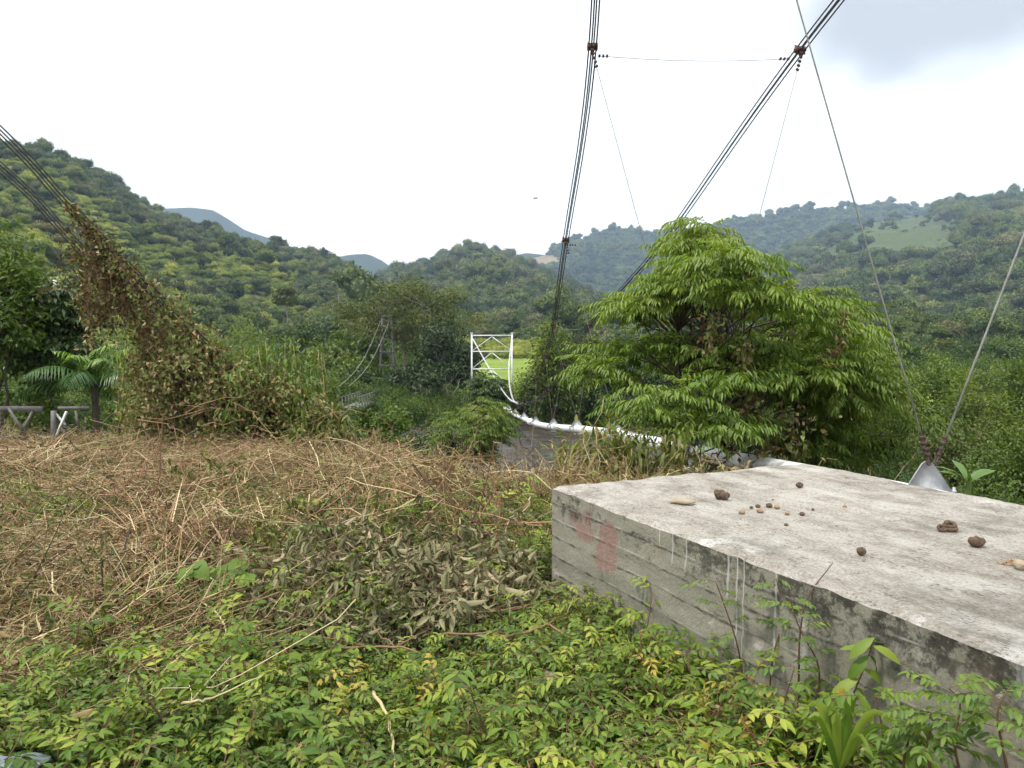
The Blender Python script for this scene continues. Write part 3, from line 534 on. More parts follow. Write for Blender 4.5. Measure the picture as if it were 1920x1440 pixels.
for px, py, w, lab, mt in ((1391, 963, 12, 'pale brown husk at the left end of the scattered husks', 'shell_pale'), (1409, 953, 8, 'small brown crumb behind the leftmost pale husk', 'shell'),
        (1421, 951, 10, 'small dark husk at the back of the husk scatter', 'shell'), (1425, 961, 13, 'curled brown husk at the front middle of the husk scatter', 'shell_pale'), (1442, 951, 13, 'reddish brown husk right of middle in the husk scatter', 'shell'),
        (1457, 953, 11, 'tan husk at the right end of the husk scatter', 'shell_pale'), (1476, 964, 10, 'flat pale husk between the husk scatter and the split nut', 'shell_pale'), (1504, 966, 11, 'dark split nut right of the husk scatter', 'shell'),
        (1474, 986, 9, 'small round dark seed nearest the camera in front of the husks', 'shell'), (1449, 938, 5, 'tiny dark seed behind the husk scatter', 'shell'), (1499, 915, 13, 'smooth round grey-brown pebble near the far corner of the block', 'shell'), (1524, 957, 6, 'tiny dark seed right of the split nut', 'shell'),
        (1584, 952, 7, 'small pale speck alone in the middle of the block top', 'shell_pale'), (1615, 1040, 17, 'banded brown snail shell near the front edge of the block', 'shell'), (1831, 1026, 24, 'pointed brown snail shell right of the coiled heap', 'shell'),
        (1876, 1058, 11, 'small tan husk left of the pale fragments at the picture edge', 'shell_pale'), (1912, 1068, 22, 'pale pinkish fragment cut by the right picture edge', 'drift_chip')):
    snail('pebble' if 'pebble' in lab else 'snail_shell' if 'shell' in lab else 'seed' if 'seed' in lab else 'husk', lab, 'pebble' if 'pebble' in lab else 'snail shell' if 'shell' in lab else 'seed' if 'seed' in lab else 'husk', px, py, w, mt, 4 if 'shell' in lab else 2, .7 if 'husk' in lab else .95, int(px), SH, 1.3 if 'pointed' in lab else 1.05)
def chip():
    c = top_at(1280, 944); w = 48/FPX*c[1]; mb = MB(); n = 13; P_ = []
    for k in range(n):
        t = k/(n-1); P_.append((w*(t-.5), .01*math.sin(t*7), .018+.008*math.sin(t*3.1)))
    mb.tube(P_, [.004+.022*math.sin(math.pi*min(1, k/(n-1)*.96+.02))**.6 for k in range(n)], 8); V = mb.v[0]; V[:, 2] *= .62
    o = mb.build('wood_chip', MATS['drift_chip'], smooth=True); o.location = c+np.array([0, 0, -.003]); tag(o, 'flat pale elongated chip of wood lying on the concrete block', 'wood chip')
chip()
def coil(px, py, wpx, name, label, mat, seed):
    c = top_at(px, py); w = wpx/FPX*c[1]; root = empty(name, c); rng = np.random.default_rng(seed)
    def ring(cx, cy, cz, R, r, tilt, nm, lv=1):
        mb = MB(); th = np.linspace(0, 2*math.pi*lv, int(26*lv)); sh = np.linspace(1, .55 if lv > 1 else 1, len(th))
        x = R*sh*np.cos(th); y = R*sh*np.sin(th); z = np.linspace(0, r*2.2*(lv-1), len(th)); p = np.column_stack([x, y*math.cos(tilt)-z*math.sin(tilt), y*math.sin(tilt)+z*math.cos(tilt)])+np.array([cx, cy, cz])
        mb.tube(p, r*(1+.15*np.sin(th*5)), 8); mb.build(nm, MATS[mat], root, True)
    ring(-.22*w, -.06*w, .13*w, .13*w, .055*w, .6, 'coil'); ring(.12*w, .02*w, .07*w, .25*w, .075*w, .15, 'coil', 2.6)
    mb = MB(); V, F = icoblob(rng, (.36*w, .22*w, .12*w), 2, .4); mb.add(V+np.array([.02*w, 0, .05*w]), F); mb.build('base_lump', MATS[mat], root, True); tag(root, label, 'shell heap', SH)
coil(1775, 996, 50, 'shell_heap', 'heap of coiled brown snail shells in the middle right of the block top', 'shell', 3)
coil(1893, 1060, 30, 'shell_heap', 'smaller tan coiled shells beside the right picture edge', 'shell_pale', 9)

# ------------------------------------------------------------------ pipeline on its saddles
PIPE_PTS = np.array([[3.76, 0.6, .40], [3.47, 3.2, .395], [3.18, 5.6, .375], [2.77, 11, -.05], [2.33, 16.5, -.47], [1.95, 22, -1.0], [1.50, 27.3, -1.54], [1.02, 32.6, -2.0], [.60, 37.9, -2.33], [.18, 43.2, -2.64], [-.22, 48.5, -2.87], [-.75, 53, -2.98], [-1.0, 56, -3.05]])
pipe_line = spline(PIPE_PTS, 180); PR = .112
SADDLE = [2, 3, 4, 5, 6, 7, 8, 9, 10]
def make_pipe():
    root = empty('pipeline', tuple(PIPE_PTS[2])); inv = -np.array(PIPE_PTS[2])
    for a, b in ((0, 60), (59, 110), (109, 180)):
        mb = MB(); mb.tube(pipe_line[a:b]+inv, PR, 20); mb.build('pipe', MATS['white_pipe'], root, True)
    for k in (60, 110):
        mb = MB(); t = norm(pipe_line[k+1]-pipe_line[k]); mb.tube([pipe_line[k]+inv-t*.03, pipe_line[k]+inv+t*.03], PR+.05, 20); mb.build('flange', MATS['white_pipe'], root, True)
    for q in SADDLE:
        c = PIPE_PTS[q]; k = np.argmin(np.linalg.norm(pipe_line-c, axis=1)); t = norm(pipe_line[min(k+1, 179)]-pipe_line[k-1]); u = norm(np.cross(t, (0, 0, 1.))); w = np.cross(u, t); c = pipe_line[k]+inv
        mb = MB()                                                   # ring clamp with side lugs
        for s in (-.03, .03): mb.tube([c+t*(s-.008), c+t*(s+.008)], PR+.02, 18)
        mb.tube([c-t*.022, c+t*.022], PR+.008, 18); mb.box(c-w*(PR+.03), (.07, .16, .05), [t, u, w])
        sad = mb.build('saddle_clamp', MATS['galvanised'], root)
        # triangular hanger plate with an arched foot and a hole
        mb = MB(); h = .235; bw = .20; out_ = []
        arch = [(PR*.92*math.sin(a), PR*.92*math.cos(a)) for a in np.linspace(math.radians(62), math.radians(-62), 13)]
        prof = [(-bw, PR*.50), (-bw*.98, PR*.72), (-.045, PR+h*.78), (-.018, PR+h*.86), (.018, PR+h*.86), (.045, PR+h*.78), (bw*.98, PR*.72), (bw, PR*.50)]+arch
        n = len(prof); V = [c+u*x+w*z+t*s for s in (-.007, .007) for x, z in prof]; ctr = len(V)
        import mathutils
        tri = mathutils.geometry.tessellate_polygon([[Vector((x, z, 0)) for x, z in prof]])
        F3 = [list(f) for f in tri]+[[n+f[0], n+f[2], n+f[1]] for f in tri]; mb.add(V, F3); mb.f[4].append((np.array([[k2, (k2+1) % n, n+(k2+1) % n, n+k2] for k2 in range(n)]), np.full(n, .5), np.zeros(n, int)))
        mb.build('hanger_plate', MATS['galvanised'], sad)
        mb = MB()
        for s in (-1, 1): mb = MB(); mb.tube([c+u*s*(bw+.012)+w*(-.03), c+u*s*(bw+.012)+w*(PR*.5+.012), c+u*s*(bw+.012)+w*(PR*.5+.014), c+u*s*(bw+.012)+w*(PR*.5+.032), c+u*s*(bw+.012)+w*(PR*.5+.034), c+u*s*(bw+.012)+w*(PR*.5+.055)], [.013, .013, .02, .02, .013, .012], 8); mb.build('bolt', MATS['galvanised'], sad)
    tag(root, 'white steel water pipeline sloping down across the river behind the block', 'pipeline')
make_pipe()

# ------------------------------------------------------------------ suspension cables
def XZ(px, py, d): return P(px, py, d)
CL = [np.array([0., -4, 14.0]), np.array([.35, 0.5, 11.3]), np.array([.72, 5.6, 8.4]), XZ(1110, 98, 11), XZ(1060, 455, 16.5), XZ(1037, 612, 22), XZ(1022, 668, 27.3), XZ(1006, 708, 32.6), XZ(990, 738, 37.9), XZ(974, 755, 43.2), XZ(952, 745, 48.5), XZ(925, 704, 52.5), XZ(884, 631, 56)]
CR = [np.array([7.4, -4, 14.0]), np.array([6.6, 0.5, 11.3]), np.array([5.75, 5.6, 8.4]), XZ(1492, 104, 11), XZ(1238, 460, 16.5), XZ(1104, 612, 22), XZ(1053, 686, 27.3), XZ(1022, 735, 32.6), XZ(1000, 752, 37.9), XZ(980, 757, 43.2), XZ(962, 749, 48.5), XZ(954, 700, 52.5), XZ(960, 631, 56)]
def wire_clips(mb, a, dirv, n=4, gap=.07, s=.028):
    for k in range(n): mb.box(np.asarray(a)+np.asarray(dirv)*gap*(k+.5), (s, s*1.6, s*.9), [norm(np.asarray(dirv, float)), norm(np.cross(dirv, (0.1, .2, 1))), norm(np.cross(dirv, np.cross(dirv, (0.1, .2, 1))))])
def make_cable(pts, side, label, sgn):
    root = empty('suspension_cable', tuple(pts[-1])); inv = -np.asarray(pts[-1]); line = spline(pts, 170)
    kf = np.argmin(np.linalg.norm(line-pts[9], axis=1))
    t = norm(np.gradient(line, axis=0)); u = norm(np.cross(t, (0, 0, 1.))); w = np.cross(u, t)
    for a, b in ((-.055, .012), (-.018, -.014), (.02, .014), (.058, -.012)):
        mb = MB(); mb.tube((line+u*a*.9+w*b*2.2+inv)[:kf+1], .0105, 6); mb.build('strand', MATS['cable_steel'], root, True)
        mb = MB(); mb.tube((line+u*a*.7+w*b*2+inv)[kf:], .013, 6); q = mb.build('strand', MATS['white_steel'], root, True); q['label'] = 'white painted strand climbing to the far tower'
    for i, k in enumerate(range(2, 11)):
        kk = np.argmin(np.linalg.norm(line-pts[k], axis=1)); c = line[kk]+inv
        mb = MB(); mb.box(c, (.075, .15, .07), [t[kk], u[kk], w[kk]]); mb.box(c-w[kk]*.06, (.05, .05, .07), [t[kk], u[kk], w[kk]])
        for s in (-.06, .06): mb.tube([c+u[kk]*s-w[kk]*.07, c+u[kk]*s+w[kk]*.075], .011, 6)
        mb.build('cable_clamp', MATS['rusty_iron'], root)
        sp_ = PIPE_PTS[SADDLE[i]]; foot = sp_+np.array([sgn*.025, 0, PR+.20])+inv; top = c-w[kk]*.09
        n = 9; mid = np.linspace(0, 1, n)[:, None]; ln = top+(foot-top)*mid; ln[:, 2] -= .06*np.sin(mid[:, 0]*math.pi)
        mb = MB(); mb.tube(ln, (.0085 if sgn > 0 else .0055) if i == 0 else .005, 6); mb.build('hanger', MATS['hanger_wire'], root, True)
        mb = MB(); dv = norm(foot-top); wire_clips(mb, top, dv, 4, .06); wire_clips(mb, foot-dv*.04, -dv, 4, .045, .026)
        th = np.linspace(0, 2*math.pi, 17); sh = foot-dv*.015+np.column_stack([.026*np.cos(th)*sgn*.6, 0*th, .036*np.sin(th)]); mb.tube(sh, .007, 6)
        mb.build('wire_clip', MATS['rusty_iron'], root)['kind'] = 'stuff'
    tag(root, label, 'cable', 'suspension cables of the pipeline')
make_cable(CL, 'l', 'steep left bundle of four dark cables dropping through the sky to the pipeline', -1)
make_cable(CR, 'r', 'slanting right bundle of four dark cables crossing the sky above the leafy tree', 1)
for a, b, lab in ((CL[3], CR[3], 'thin cross wire high in the sky between the two cable bundles'), (CL[4], CR[4], 'thin cross wire in front of the back range between the cable bundles'), (CL[5], CR[5], 'short low cross wire just left of the leafy tree')):
    root = empty('cross_wire', tuple(a)); a = np.asarray(a); b = np.asarray(b); d = norm(b-a); n = 12; q = np.linspace(0, 1, n)[:, None]; ln = (b-a)*q+d*.08*(1-2*q); ln[:, 2] -= .05+.05*np.sin(q[:, 0]*math.pi)
    mb = MB(); mb.tube(ln, .005, 5); mb.build('wire', MATS['hanger_wire'], root, True); mb = MB(); wire_clips(mb, ln[0], d, 3, .055); wire_clips(mb, ln[-1], -d, 3, .055); mb.build('wire_clip', MATS['rusty_iron'], root)['kind'] = 'stuff'; tag(root, lab, 'wire', 'cross wires between the cables')

# ------------------------------------------------------------------ far towers
def make_tower():
    d = 56; A = P(884.5, 625, d); B = P(960, 625, d); zg = ground_z(0, 56)-.3; root = empty('steel_tower', (A[0], d, float(zg))); O = np.array([A[0], d, zg])
    zs = [P(900, y, d)[2] for y in (629, 659, 692, 726)]; 
    for x in (A[0], B[0]):
        mb = MB(); mb.tube([(x-O[0], 0, 0), (x-O[0], 0, A[2]-O[2])], .065, 10); mb.tube([(x-O[0], 0, A[2]-O[2]-.02), (x-O[0], 0, A[2]-O[2]+.05)], .10, 10); mb.build('post', MATS['white_steel'], root, True)
    for z in zs:
        mb = MB(); mb.beam((.05, 0, z-O[2]), (B[0]-A[0]-.05, 0, z-O[2]), .075, .085); mb.build('crossbeam', MATS['white_steel'], root)
    m = (B[0]-A[0])/2
    for k in range(3):
        for x in (.08, 2*m-.08):
            mb = MB(); mb.beam((m, .01, zs[k]-O[2]-.08), (x, .01, zs[k+1]-O[2]+.08), .045, .055); mb.build('brace', MATS['white_steel'], root)
    tag(root, 'white steel portal tower with inverted V braces on the far river bank', 'tower')
make_tower()
def make_ladder_tower():
    d = 64; O = P(726, 740, d); O[2] = float(ground_z(O[0], d))-.2; root = empty('bridge_tower', tuple(O))
    TL, TR, BLp, BR = [P(*q)-O for q in ((717, 591, d), (732.5, 591, d), (709, 742, d), (743, 742, d))]
    for a, b in ((TL, BLp), (TR, BR)):
        for dy in (0, .5):
            mb = MB(); mb.beam(a+(0, dy, 0), b+(0, dy, -1), .12); mb.build('post', MATS['weathered_wood'], root)
    for py in (593, 611, 636, 660, 685, 709, 734):
        z = P(726, py, d)[2]-O[2]; t = (TL[2]-z)/(TL[2]-BLp[2]); a = TL+(BLp-TL)*t; b = TR+(BR-TR)*t
        mb = MB(); mb.beam(a+(-.08, -.07, 0), b+(.08, -.07, 0), .08, .11); mb.build('rung', MATS['weathered_wood'], root)
    for a, b in ((TL, TL+(BLp-TL)*.14+(TR-TL)*.9), (TR, TR+(BR-TR)*.14-(TR-TL)*.9)):
        mb = MB(); mb.beam(a+(0, -.05, -.06), b+(0, -.05, -.02), .05); mb.build('brace', MATS['weathered_wood'], root)
    tag(root, 'old grey ladder-like footbridge tower in front of the spreading tree', 'tower')
    for (a, b, lab) in (((715, 598, 63.9), (636, 724, 52), 'left of two sleeved cables running down from the old footbridge tower'), ((731, 598, 63.9), (654, 724, 52), 'right of two sleeved cables running down from the old footbridge tower')):
        A = P(*a); B = P(*b); r = empty('sleeved_cable', tuple(B)); q = np.linspace(0, 1, 14)[:, None]; ln = (A-B)*q; ln[:, 2] -= .9*np.sin(q[:, 0]*math.pi)
        mb = MB(); mb.tube(ln, .022, 6); mb.build('cable', MATS['hanger_wire'], r, True)
        for k in (3, 5, 7, 9):
            mb = MB(); t = norm(ln[k+1]-ln[k]); mb.tube([ln[k]-t*.14, ln[k]+t*.14], .085, 8); mb.build('sleeve', MATS['weathered_wood'], r)
        tag(r, lab, 'cable', 'footbridge cables')
    # deck seen through the leaves
    A = P(724, 740, 63.5); B = P(655, 768, 46); r = empty('footbridge_deck', tuple(B)); t = norm(A-B); u = norm(np.cross(t, (0, 0, 1.))); Ln = np.linalg.norm(A-B)
    for s in (-.5, .5):
        mb = MB(); mb.beam(u*s, (A-B)+u*s, .08, .14); mb.build('stringer', MATS['weathered_wood'], r)
        mb = MB(); mb.beam(u*s*1.05+(0, 0, .75), (A-B)+u*s*1.05+(0, 0, .75), .05, .05); mb.build('handrail', MATS['weathered_wood'], r)
        for k in range(16):
            c = t*(Ln*(k+.5)/16)+u*s*1.05; mb = MB(); mb.beam(c, c+(0, 0, .75), .045); mb.build('baluster', MATS['weathered_wood'], r)
    pl = None
    for k in range(52):
        c = t*(Ln*(k+.5)/52)+(0, 0, .09)
        if pl is None:
            mb = MB(); mb.box((0, 0, 0), (.3, 1.1, .04), [t, u, np.cross(u, t)]); pl = mb.build('plank', MATS['weathered_wood'], r); pl.location = c
        else:
            q = pl.copy(); COL.objects.link(q); q.parent = r; q.location = c
    tag(r, 'pale footbridge deck with railings half hidden behind the bushes', 'footbridge')
make_ladder_tower()

# ------------------------------------------------------------------ truss rail at the far left
def make_truss():
    d = 12.4; O = P(60, 806, d); root = empty('bridge_truss', (O[0], O[1], O[2]-.13)); f = lambda px, py, dd=0: P(px, py, d)-O+np.array([0, dd, 0])
    def bm(nm, a, b, w, h, mat): mb = MB(); mb.beam(a, b, w, h); mb.build(nm, MATS[mat], root)
    bm('top_chord', f(-330, 752), f(78, 752), .06, .085, 'dark_steel'); bm('top_chord', f(92, 753, .25), f(150, 753, .25), .05, .05, 'dark_steel')
    bm('bottom_chord', f(-330, 806), f(132, 806), .06, .055, 'dark_steel')
    for px in (-230, -120, -6, 98): bm('post', f(px, 756, .03), f(px, 820, .03), .065 if px == 98 else .05, .06, 'dark_steel')
    for px in (-210, -100, 20): bm('brace', f(px, 748, -.07), f(px+32, 800, -.07), .03, .035, 'weathered_wood'); bm('brace', f(px+42, 757, -.02), f(px+16, 806, -.02), .03, .035, 'weathered_wood')
    bm('brace', f(124, 757, .0), f(104, 806, .0), .03, .03, 'white_steel'); bm('brace', f(100, 762, .06), f(118, 783, .06), .03, .03, 'white_steel'); bm('brace', f(135, 757, .1), f(141, 790, .1), .03, .03, 'weathered_wood')
    tag(root, 'low grey truss parapet of a bridge at the left picture edge', 'bridge truss')
make_truss()
def make_shed():
    c = P(601, 700, 118); c[2] = P(601, 702, 118)[2]; r = empty('shed', tuple(c)); mb = MB(); mb.box((0, 0, .4), (1.9, 2, 1.7)); mb.build('wall', MATS['shed_wall'], r); mb = MB()
    for s in (-1, 1): mb.box((0, s*.65, 1.45), (2.4, 1.45, .06), [[1, 0, 0], [0, math.cos(.4), -s*math.sin(.4)], [0, s*math.sin(.4), math.cos(.4)]])
    mb.build('roof', MATS['roof_sheet'], r); mb = MB(); mb.box((.3, -1.02, .3), (.6, .05, 1.3)); mb.build('door', MATS['dark_steel'], r); tag(r, 'small shed with a white sheet roof among the trees left of the river', 'shed')
make_shed()
def make_bird():
    c = P(1004, 372, 60); mb = MB(); mb.tube([(-.2, 0, 0), (-.1, 0, .02), (.1, 0, .02), (.22, 0, .0)], [.01, .05, .05, .012], 8); V = [(-.05, 0, .04), (.06, 0, .04), (.05, -.35, .07), (-.04, -.38, .06), (-.1, -.62, .02), (.05, .35, .07), (-.04, .38, .06), (-.1, .62, .02)]
    V2 = V+[(a, b, z-.015) for a, b, z in V]; F = [[0, 1, 2], [0, 2, 3], [3, 2, 4], [1, 0, 5], [0, 6, 5], [6, 7, 5]]; mb.add(V2, F+[[a+8, c2+8, b2+8] for a, b2, c2 in F]); o = mb.build('bird', MATS['feather']); o.location = c; o.rotation_euler = (.2, -.1, .1); tag(o, 'small dark bird gliding in the white sky', 'bird')
make_bird()
# ------------------------------------------------------------------ trees
def ztan(h, e): return np.cos(e)[:, None]*h+np.sin(e)[:, None]*np.array([0, 0, 1.])
def pinnate(mb, O, h, e0, droop, Lr, m, lL, lW, rng, lv, mat=0, hang=.45, mode='lo', stem_mat=None, stem_r=.003, terminal=True, spread=.75):
    """compound leaves: origins O, headings h, first elevation e0, total droop, rachis length, m pairs of leaflets"""
    n = len(O); p = O.copy(); pts = [p.copy()]; T = []
    for k in range(m):
        a = e0-droop*((k+.5)/m)**1.2; t = ztan(h, a); p = p+t*(Lr/m)[:, None]; pts.append(p.copy()); T.append(t)
    for k in range(m):
        if k == 0 and m > 4: continue
        t = T[k]; s = norm(np.cross(t, np.array([0, 0, 1.])+1e-4)); prof = .65+.5*math.sin(math.pi*min(1, (k+1)/m*.9))
        for sg in (-1, 1):
            d = norm(t*.55+s*sg*spread+np.array([0, 0, -hang])+.16*rng.normal(size=(n, 3))); nr = norm(np.cross(s*sg, t)*sg*0+np.array([0, 0, 1.])+.25*rng.normal(size=(n, 3))+s*sg*.25)
            l = lL*prof*rng.uniform(.85, 1.15, n); f = mb.leaves if mode == 'lo' else mb.blades
            kw = {} if mode == 'lo' else dict(ts=(0, .35, .7, 1), prof=(.08, 1, .8, 0))
            f(pts[k+1], d, nr, l, lW*prof, np.clip(lv+.12*rng.normal(size=n), 0, 1), mat, bend=.25 if mode == 'lo' else .3, **kw)
    if terminal: (mb.leaves if mode == 'lo' else mb.blades)(pts[-1], norm(T[-1]+np.array([0, 0, -.2])), np.tile([0, 0, 1.], (n, 1)), lL*1.0, lW, lv, mat)
    if stem_mat is not None:
        q = np.stack(pts, 1)
        for i in range(n): mb.tube(q[i][::2] if m > 4 else q[i], stem_r, 3, .4, stem_mat, cap=False)

def limb(mb, a, b, r0, r1, rng, n=6, wob=.06, lv=.5, mat=0, sides=6, sag=0):
    a = np.asarray(a, float); b = np.asarray(b, float); L_ = np.linalg.norm(b-a); q = np.linspace(0, 1, n)[:, None]
    p = a+(b-a)*q+rng.normal(size=(n, 3))*wob*L_*np.sin(q*math.pi)*.5; p[:, 2] += sag*L_*np.sin(q[:, 0]*math.pi)
    mb.tube(p, np.linspace(r0, r1, n), sides, lv, mat); return p

def leafy_tree(name, label, cat, px, top, wpx, d, mat, seed, zb=None, bare=.25, leaf=None, nleaf=3500, bark='bark', lobes=9, flat=1., stems=1, group=None, open_=.0, lean=0, depth=1.0, fill=.9, upn=.7, aspect=.5):
    rng = np.random.default_rng(seed); b = P(px, 700, d); b[2] = float(ground_z(b[0], d))-.1 if zb is None else zb
    H = P(px, top, d)[2]-b[2]; rx = wpx/2/FPX*d; zc = H*(bare+(1-bare)*.5); rz = H*(1-bare)*.5*flat; zc = H-rz
    leaf = leaf or max(.09, 6.5/FPX*d); root = empty(name, tuple(b)); cr = MB(); tr = MB()
    lc = []
    for k in range(lobes):
        v = rv(rng, 1)[0]*rng.uniform(.45, .78); lr = rng.uniform(.32, .55); lc.append((np.array([v[0]*rx, v[1]*rx*depth, zc+v[2]*rz]), lr))
    per = nleaf//lobes; 
    for c, lr in lc:
        R = np.array([rx, rx*depth, max(rz, rx*.35)])*lr
        ncl = max(6, int(18*(1-open_))); cc = c+rv(rng, ncl)*R*rng.uniform(.55, 1.0, (ncl, 1)); k = rng.integers(0, ncl, per)
        sp_ = np.linalg.norm(R)*.16*(1-.4*open_); off = rng.normal(size=(per, 3))*np.array([sp_, sp_, sp_*.55]); pos = cc[k]+off
        outv = norm((pos-np.array([0, 0, zc]))/np.array([rx, rx, rz])); tone = rng.normal(0, .13, ncl)
        dr = norm(outv*.7+rng.normal(size=(per, 3))*.7+np.array([0, 0, -.35])); nr = norm(np.array([0, 0, upn])+outv*.5+rng.normal(size=(per, 3))*.45)
        cr.leaves(pos, dr, nr, leaf*rng.uniform(.7, 1.3, per), leaf*aspect*rng.uniform(.8, 1.2, per), np.clip(.45+tone[k]+rng.normal(0, .14, per), 0, 1))
        for q in cc[:max(3, ncl//4)]: limb(tr, c-np.array([0, 0, R[2]*.4]), q, leaf*.16, leaf*.05, rng, 3, sides=3)
    r0 = max(.035, H*.017)
    for s in range(stems):
        a = np.array([rng.normal()*r0*3*(stems > 1), rng.normal()*r0*3*(stems > 1), 0]); tp = np.array([lean*H, 0, H*bare+rz*.5])+rng.normal(size=3)*rx*.12
        tp[2] = min(tp[2], zc+rz*.3); p = limb(tr, a, tp, r0, r0*.5, rng, 7, .08, sides=8)
        for c, lr in lc[s::stems]:
            i = rng.integers(2, 6); limb(tr, p[i], c-np.array([0, 0, rz*lr*.3]), r0*.45, r0*.14, rng, 6, .10, sides=5, sag=.06)
    cr.build('crown', MATS[mat], root); tr.build('trunk', MATS[bark], root, True); tag(root, label, cat, group); return root

def in_poly(x, y, poly):
    poly = np.asarray(poly, float); n = len(poly); c = np.zeros(len(x), bool); j = n-1
    for i in range(n):
        xi, yi = poly[i]; xj, yj = poly[j]; cond = ((yi > y) != (yj > y)) & (x < (xj-xi)*(y-yi)/(yj-yi+1e-9)+xi); c ^= cond; j = i
    return c
def spray_tree(name, label, outline, d0, thick, nspray, base, seed, mat, Lr=(.34, .55), pairs=9, lL=.118, lW=.029, nl=(6, 9), bark='bark', leader=None, cat='tree', bright=0., stems=2, hang=.5, per=1, padr=.34, must=()):
    rng = np.random.default_rng(seed); ol = np.array(outline, float); lo, hi = ol.min(0), ol.max(0); B = np.array(base); root = empty(name, tuple(B)); cr = MB(); tr = MB()
    pts = [P(a, b, d0+rng.normal()*.12)-B for a, b in must]
    while len(pts) < nspray:
        q = rng.uniform(lo, hi, (400, 2)); q = q[in_poly(q[:, 0], q[:, 1], ol)]
        for px, py in q:
            sh = math.sqrt(max(.05, 1-((px-(lo[0]+hi[0])/2)/((hi[0]-lo[0])/2))**2)); d = d0-thick*sh*rng.uniform(-1, 1)
            c0 = P(px, py, d)-B; ax_ = rng.uniform(0, 6.28)
            for k in range(per): aa = ax_+k*2.4; pts.append(c0+np.array([math.cos(aa)*padr*math.sqrt(k/max(1, per)), math.sin(aa)*padr*math.sqrt(k/max(1, per)), rng.normal(0, .035)-.05*k/per]))
            if len(pts) >= nspray: break
    pts = np.array(pts); ax = leader if leader is not None else np.array([pts[:, 0].mean(), pts[:, 1].mean()])
    top = np.array([ax[0], ax[1], pts[:, 2].max()-.15]); st = []
    for s in range(stems):
        a = np.array([rng.normal()*.06, rng.normal()*.06, 0]); e = top*np.array([1, 1, .98-.22*s])+np.array([(-1)**s*.3*s, .2*s, 0]); st.append(limb(tr, a, e, .045-.008*s, .012, rng, 10, .06, sides=7))
    for p in pts:
        hv = np.array([p[0]-ax[0], p[1]-ax[1], 0]); r = np.linalg.norm(hv); h0 = norm(hv+np.array([*rng.normal(0, .25, 2), 0])*max(r, .3)); h0[2] = 0
        s = st[rng.integers(0, stems)]; zt = p[2]-.55*r-.1; i = np.argmin(np.abs(s[:, 2]-max(zt, .5))); limb(tr, s[i], p, .016, .006, rng, 6, .08, sides=4, sag=.05)
        n = rng.integers(nl[0], nl[1]+1); ang = math.atan2(h0[1], h0[0])+np.linspace(-2.0, 2.0, n)+rng.normal(0, .2, n)
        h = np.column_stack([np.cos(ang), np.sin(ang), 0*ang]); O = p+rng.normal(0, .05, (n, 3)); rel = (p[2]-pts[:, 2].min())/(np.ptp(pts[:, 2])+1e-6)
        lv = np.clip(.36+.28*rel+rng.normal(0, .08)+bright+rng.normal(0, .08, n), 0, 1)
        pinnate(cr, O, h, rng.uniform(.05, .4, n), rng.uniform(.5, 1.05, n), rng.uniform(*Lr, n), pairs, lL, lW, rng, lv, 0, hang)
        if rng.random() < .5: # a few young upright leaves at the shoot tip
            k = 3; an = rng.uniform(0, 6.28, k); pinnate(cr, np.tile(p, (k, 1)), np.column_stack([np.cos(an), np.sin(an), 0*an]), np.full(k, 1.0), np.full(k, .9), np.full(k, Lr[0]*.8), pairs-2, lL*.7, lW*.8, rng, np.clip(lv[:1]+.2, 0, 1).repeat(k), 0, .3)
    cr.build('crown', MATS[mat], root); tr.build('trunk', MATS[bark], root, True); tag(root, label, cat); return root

MAIN = [(1290, 418), (1335, 420), (1372, 462), (1400, 470), (1385, 520), (1440, 515), (1480, 520), (1545, 560), (1560, 620), (1560, 800), (1480, 845), (1400, 835), (1340, 790), (1250, 785), (1170, 775), (1090, 725), (1075, 690), (1085, 655), (1130, 615), (1120, 565), (1160, 560), (1200, 570), (1245, 530), (1270, 500), (1268, 450)]
spray_tree('leafy_tree', 'tall bright green tree with drooping feathery leaves behind the concrete block', [(x if x > 1200 else x+45, y) for x, y in MAIN], 9.6, 1.5, 215, (*P(1285, 700, 9.6)[:2], float(ground_z(2.2, 9.6))-.1), 7, 'leaf_main', leader=np.array([.25, .0]), stems=3, per=5, padr=.42, bright=.08, must=[(1308, 428), (1325, 432), (1290, 450), (1345, 462), (1300, 470), (1270, 492), (1330, 500), (1365, 490), (1300, 515), (1255, 525), (1345, 530), (1385, 520), (1285, 545), (1320, 560), (1165, 580), (1190, 590)])
RT = [(1470, 500), (1500, 482), (1530, 520), (1545, 560), (1590, 620), (1625, 650), (1660, 720), (1700, 790), (1712, 835), (1640, 850), (1560, 865), (1480, 860), (1440, 800), (1460, 650)]
spray_tree('leafy_tree', 'darker feathery tree leaning right between the bright tree and the hanger cables', RT, 10.4, 1.3, 120, (*P(1560, 700, 10.4)[:2], float(ground_z(4.4, 10.4))-.2), 17, 'leaf_mid', Lr=(.36, .6), pairs=10, lL=.11, lW=.025, leader=np.array([-.1, 0.]), stems=2, bright=.15, per=4, padr=.4)
FB = [(905, 752), (935, 765), (955, 790), (960, 815), (930, 840), (900, 862), (850, 868), (800, 862), (795, 830), (830, 810), (840, 790), (880, 775)]
spray_tree('feathery_bush', 'small feathery green bush in front of the river water', FB, 14.5, .8, 70, (*P(880, 700, 14.5)[:2], float(ground_z(-.8, 14.5))), 27, 'leaf_mid', Lr=(.25, .42), pairs=8, lL=.085, lW=.026, leader=np.array([0., 0.]), cat='bush', bright=.1)
TT = [(905, 700), (935, 712), (952, 735), (950, 760), (910, 768), (880, 762), (885, 725)]
spray_tree('feathery_bush', 'dark feathery bush at the foot of the white steel tower', TT, 52, .8, 40, (*P(915, 700, 52)[:2], float(ground_z(-1.6, 52))), 37, 'leaf_dark', Lr=(.7, 1.0), pairs=6, lL=.26, lW=.09, leader=np.array([0., 0.]), cat='bush')
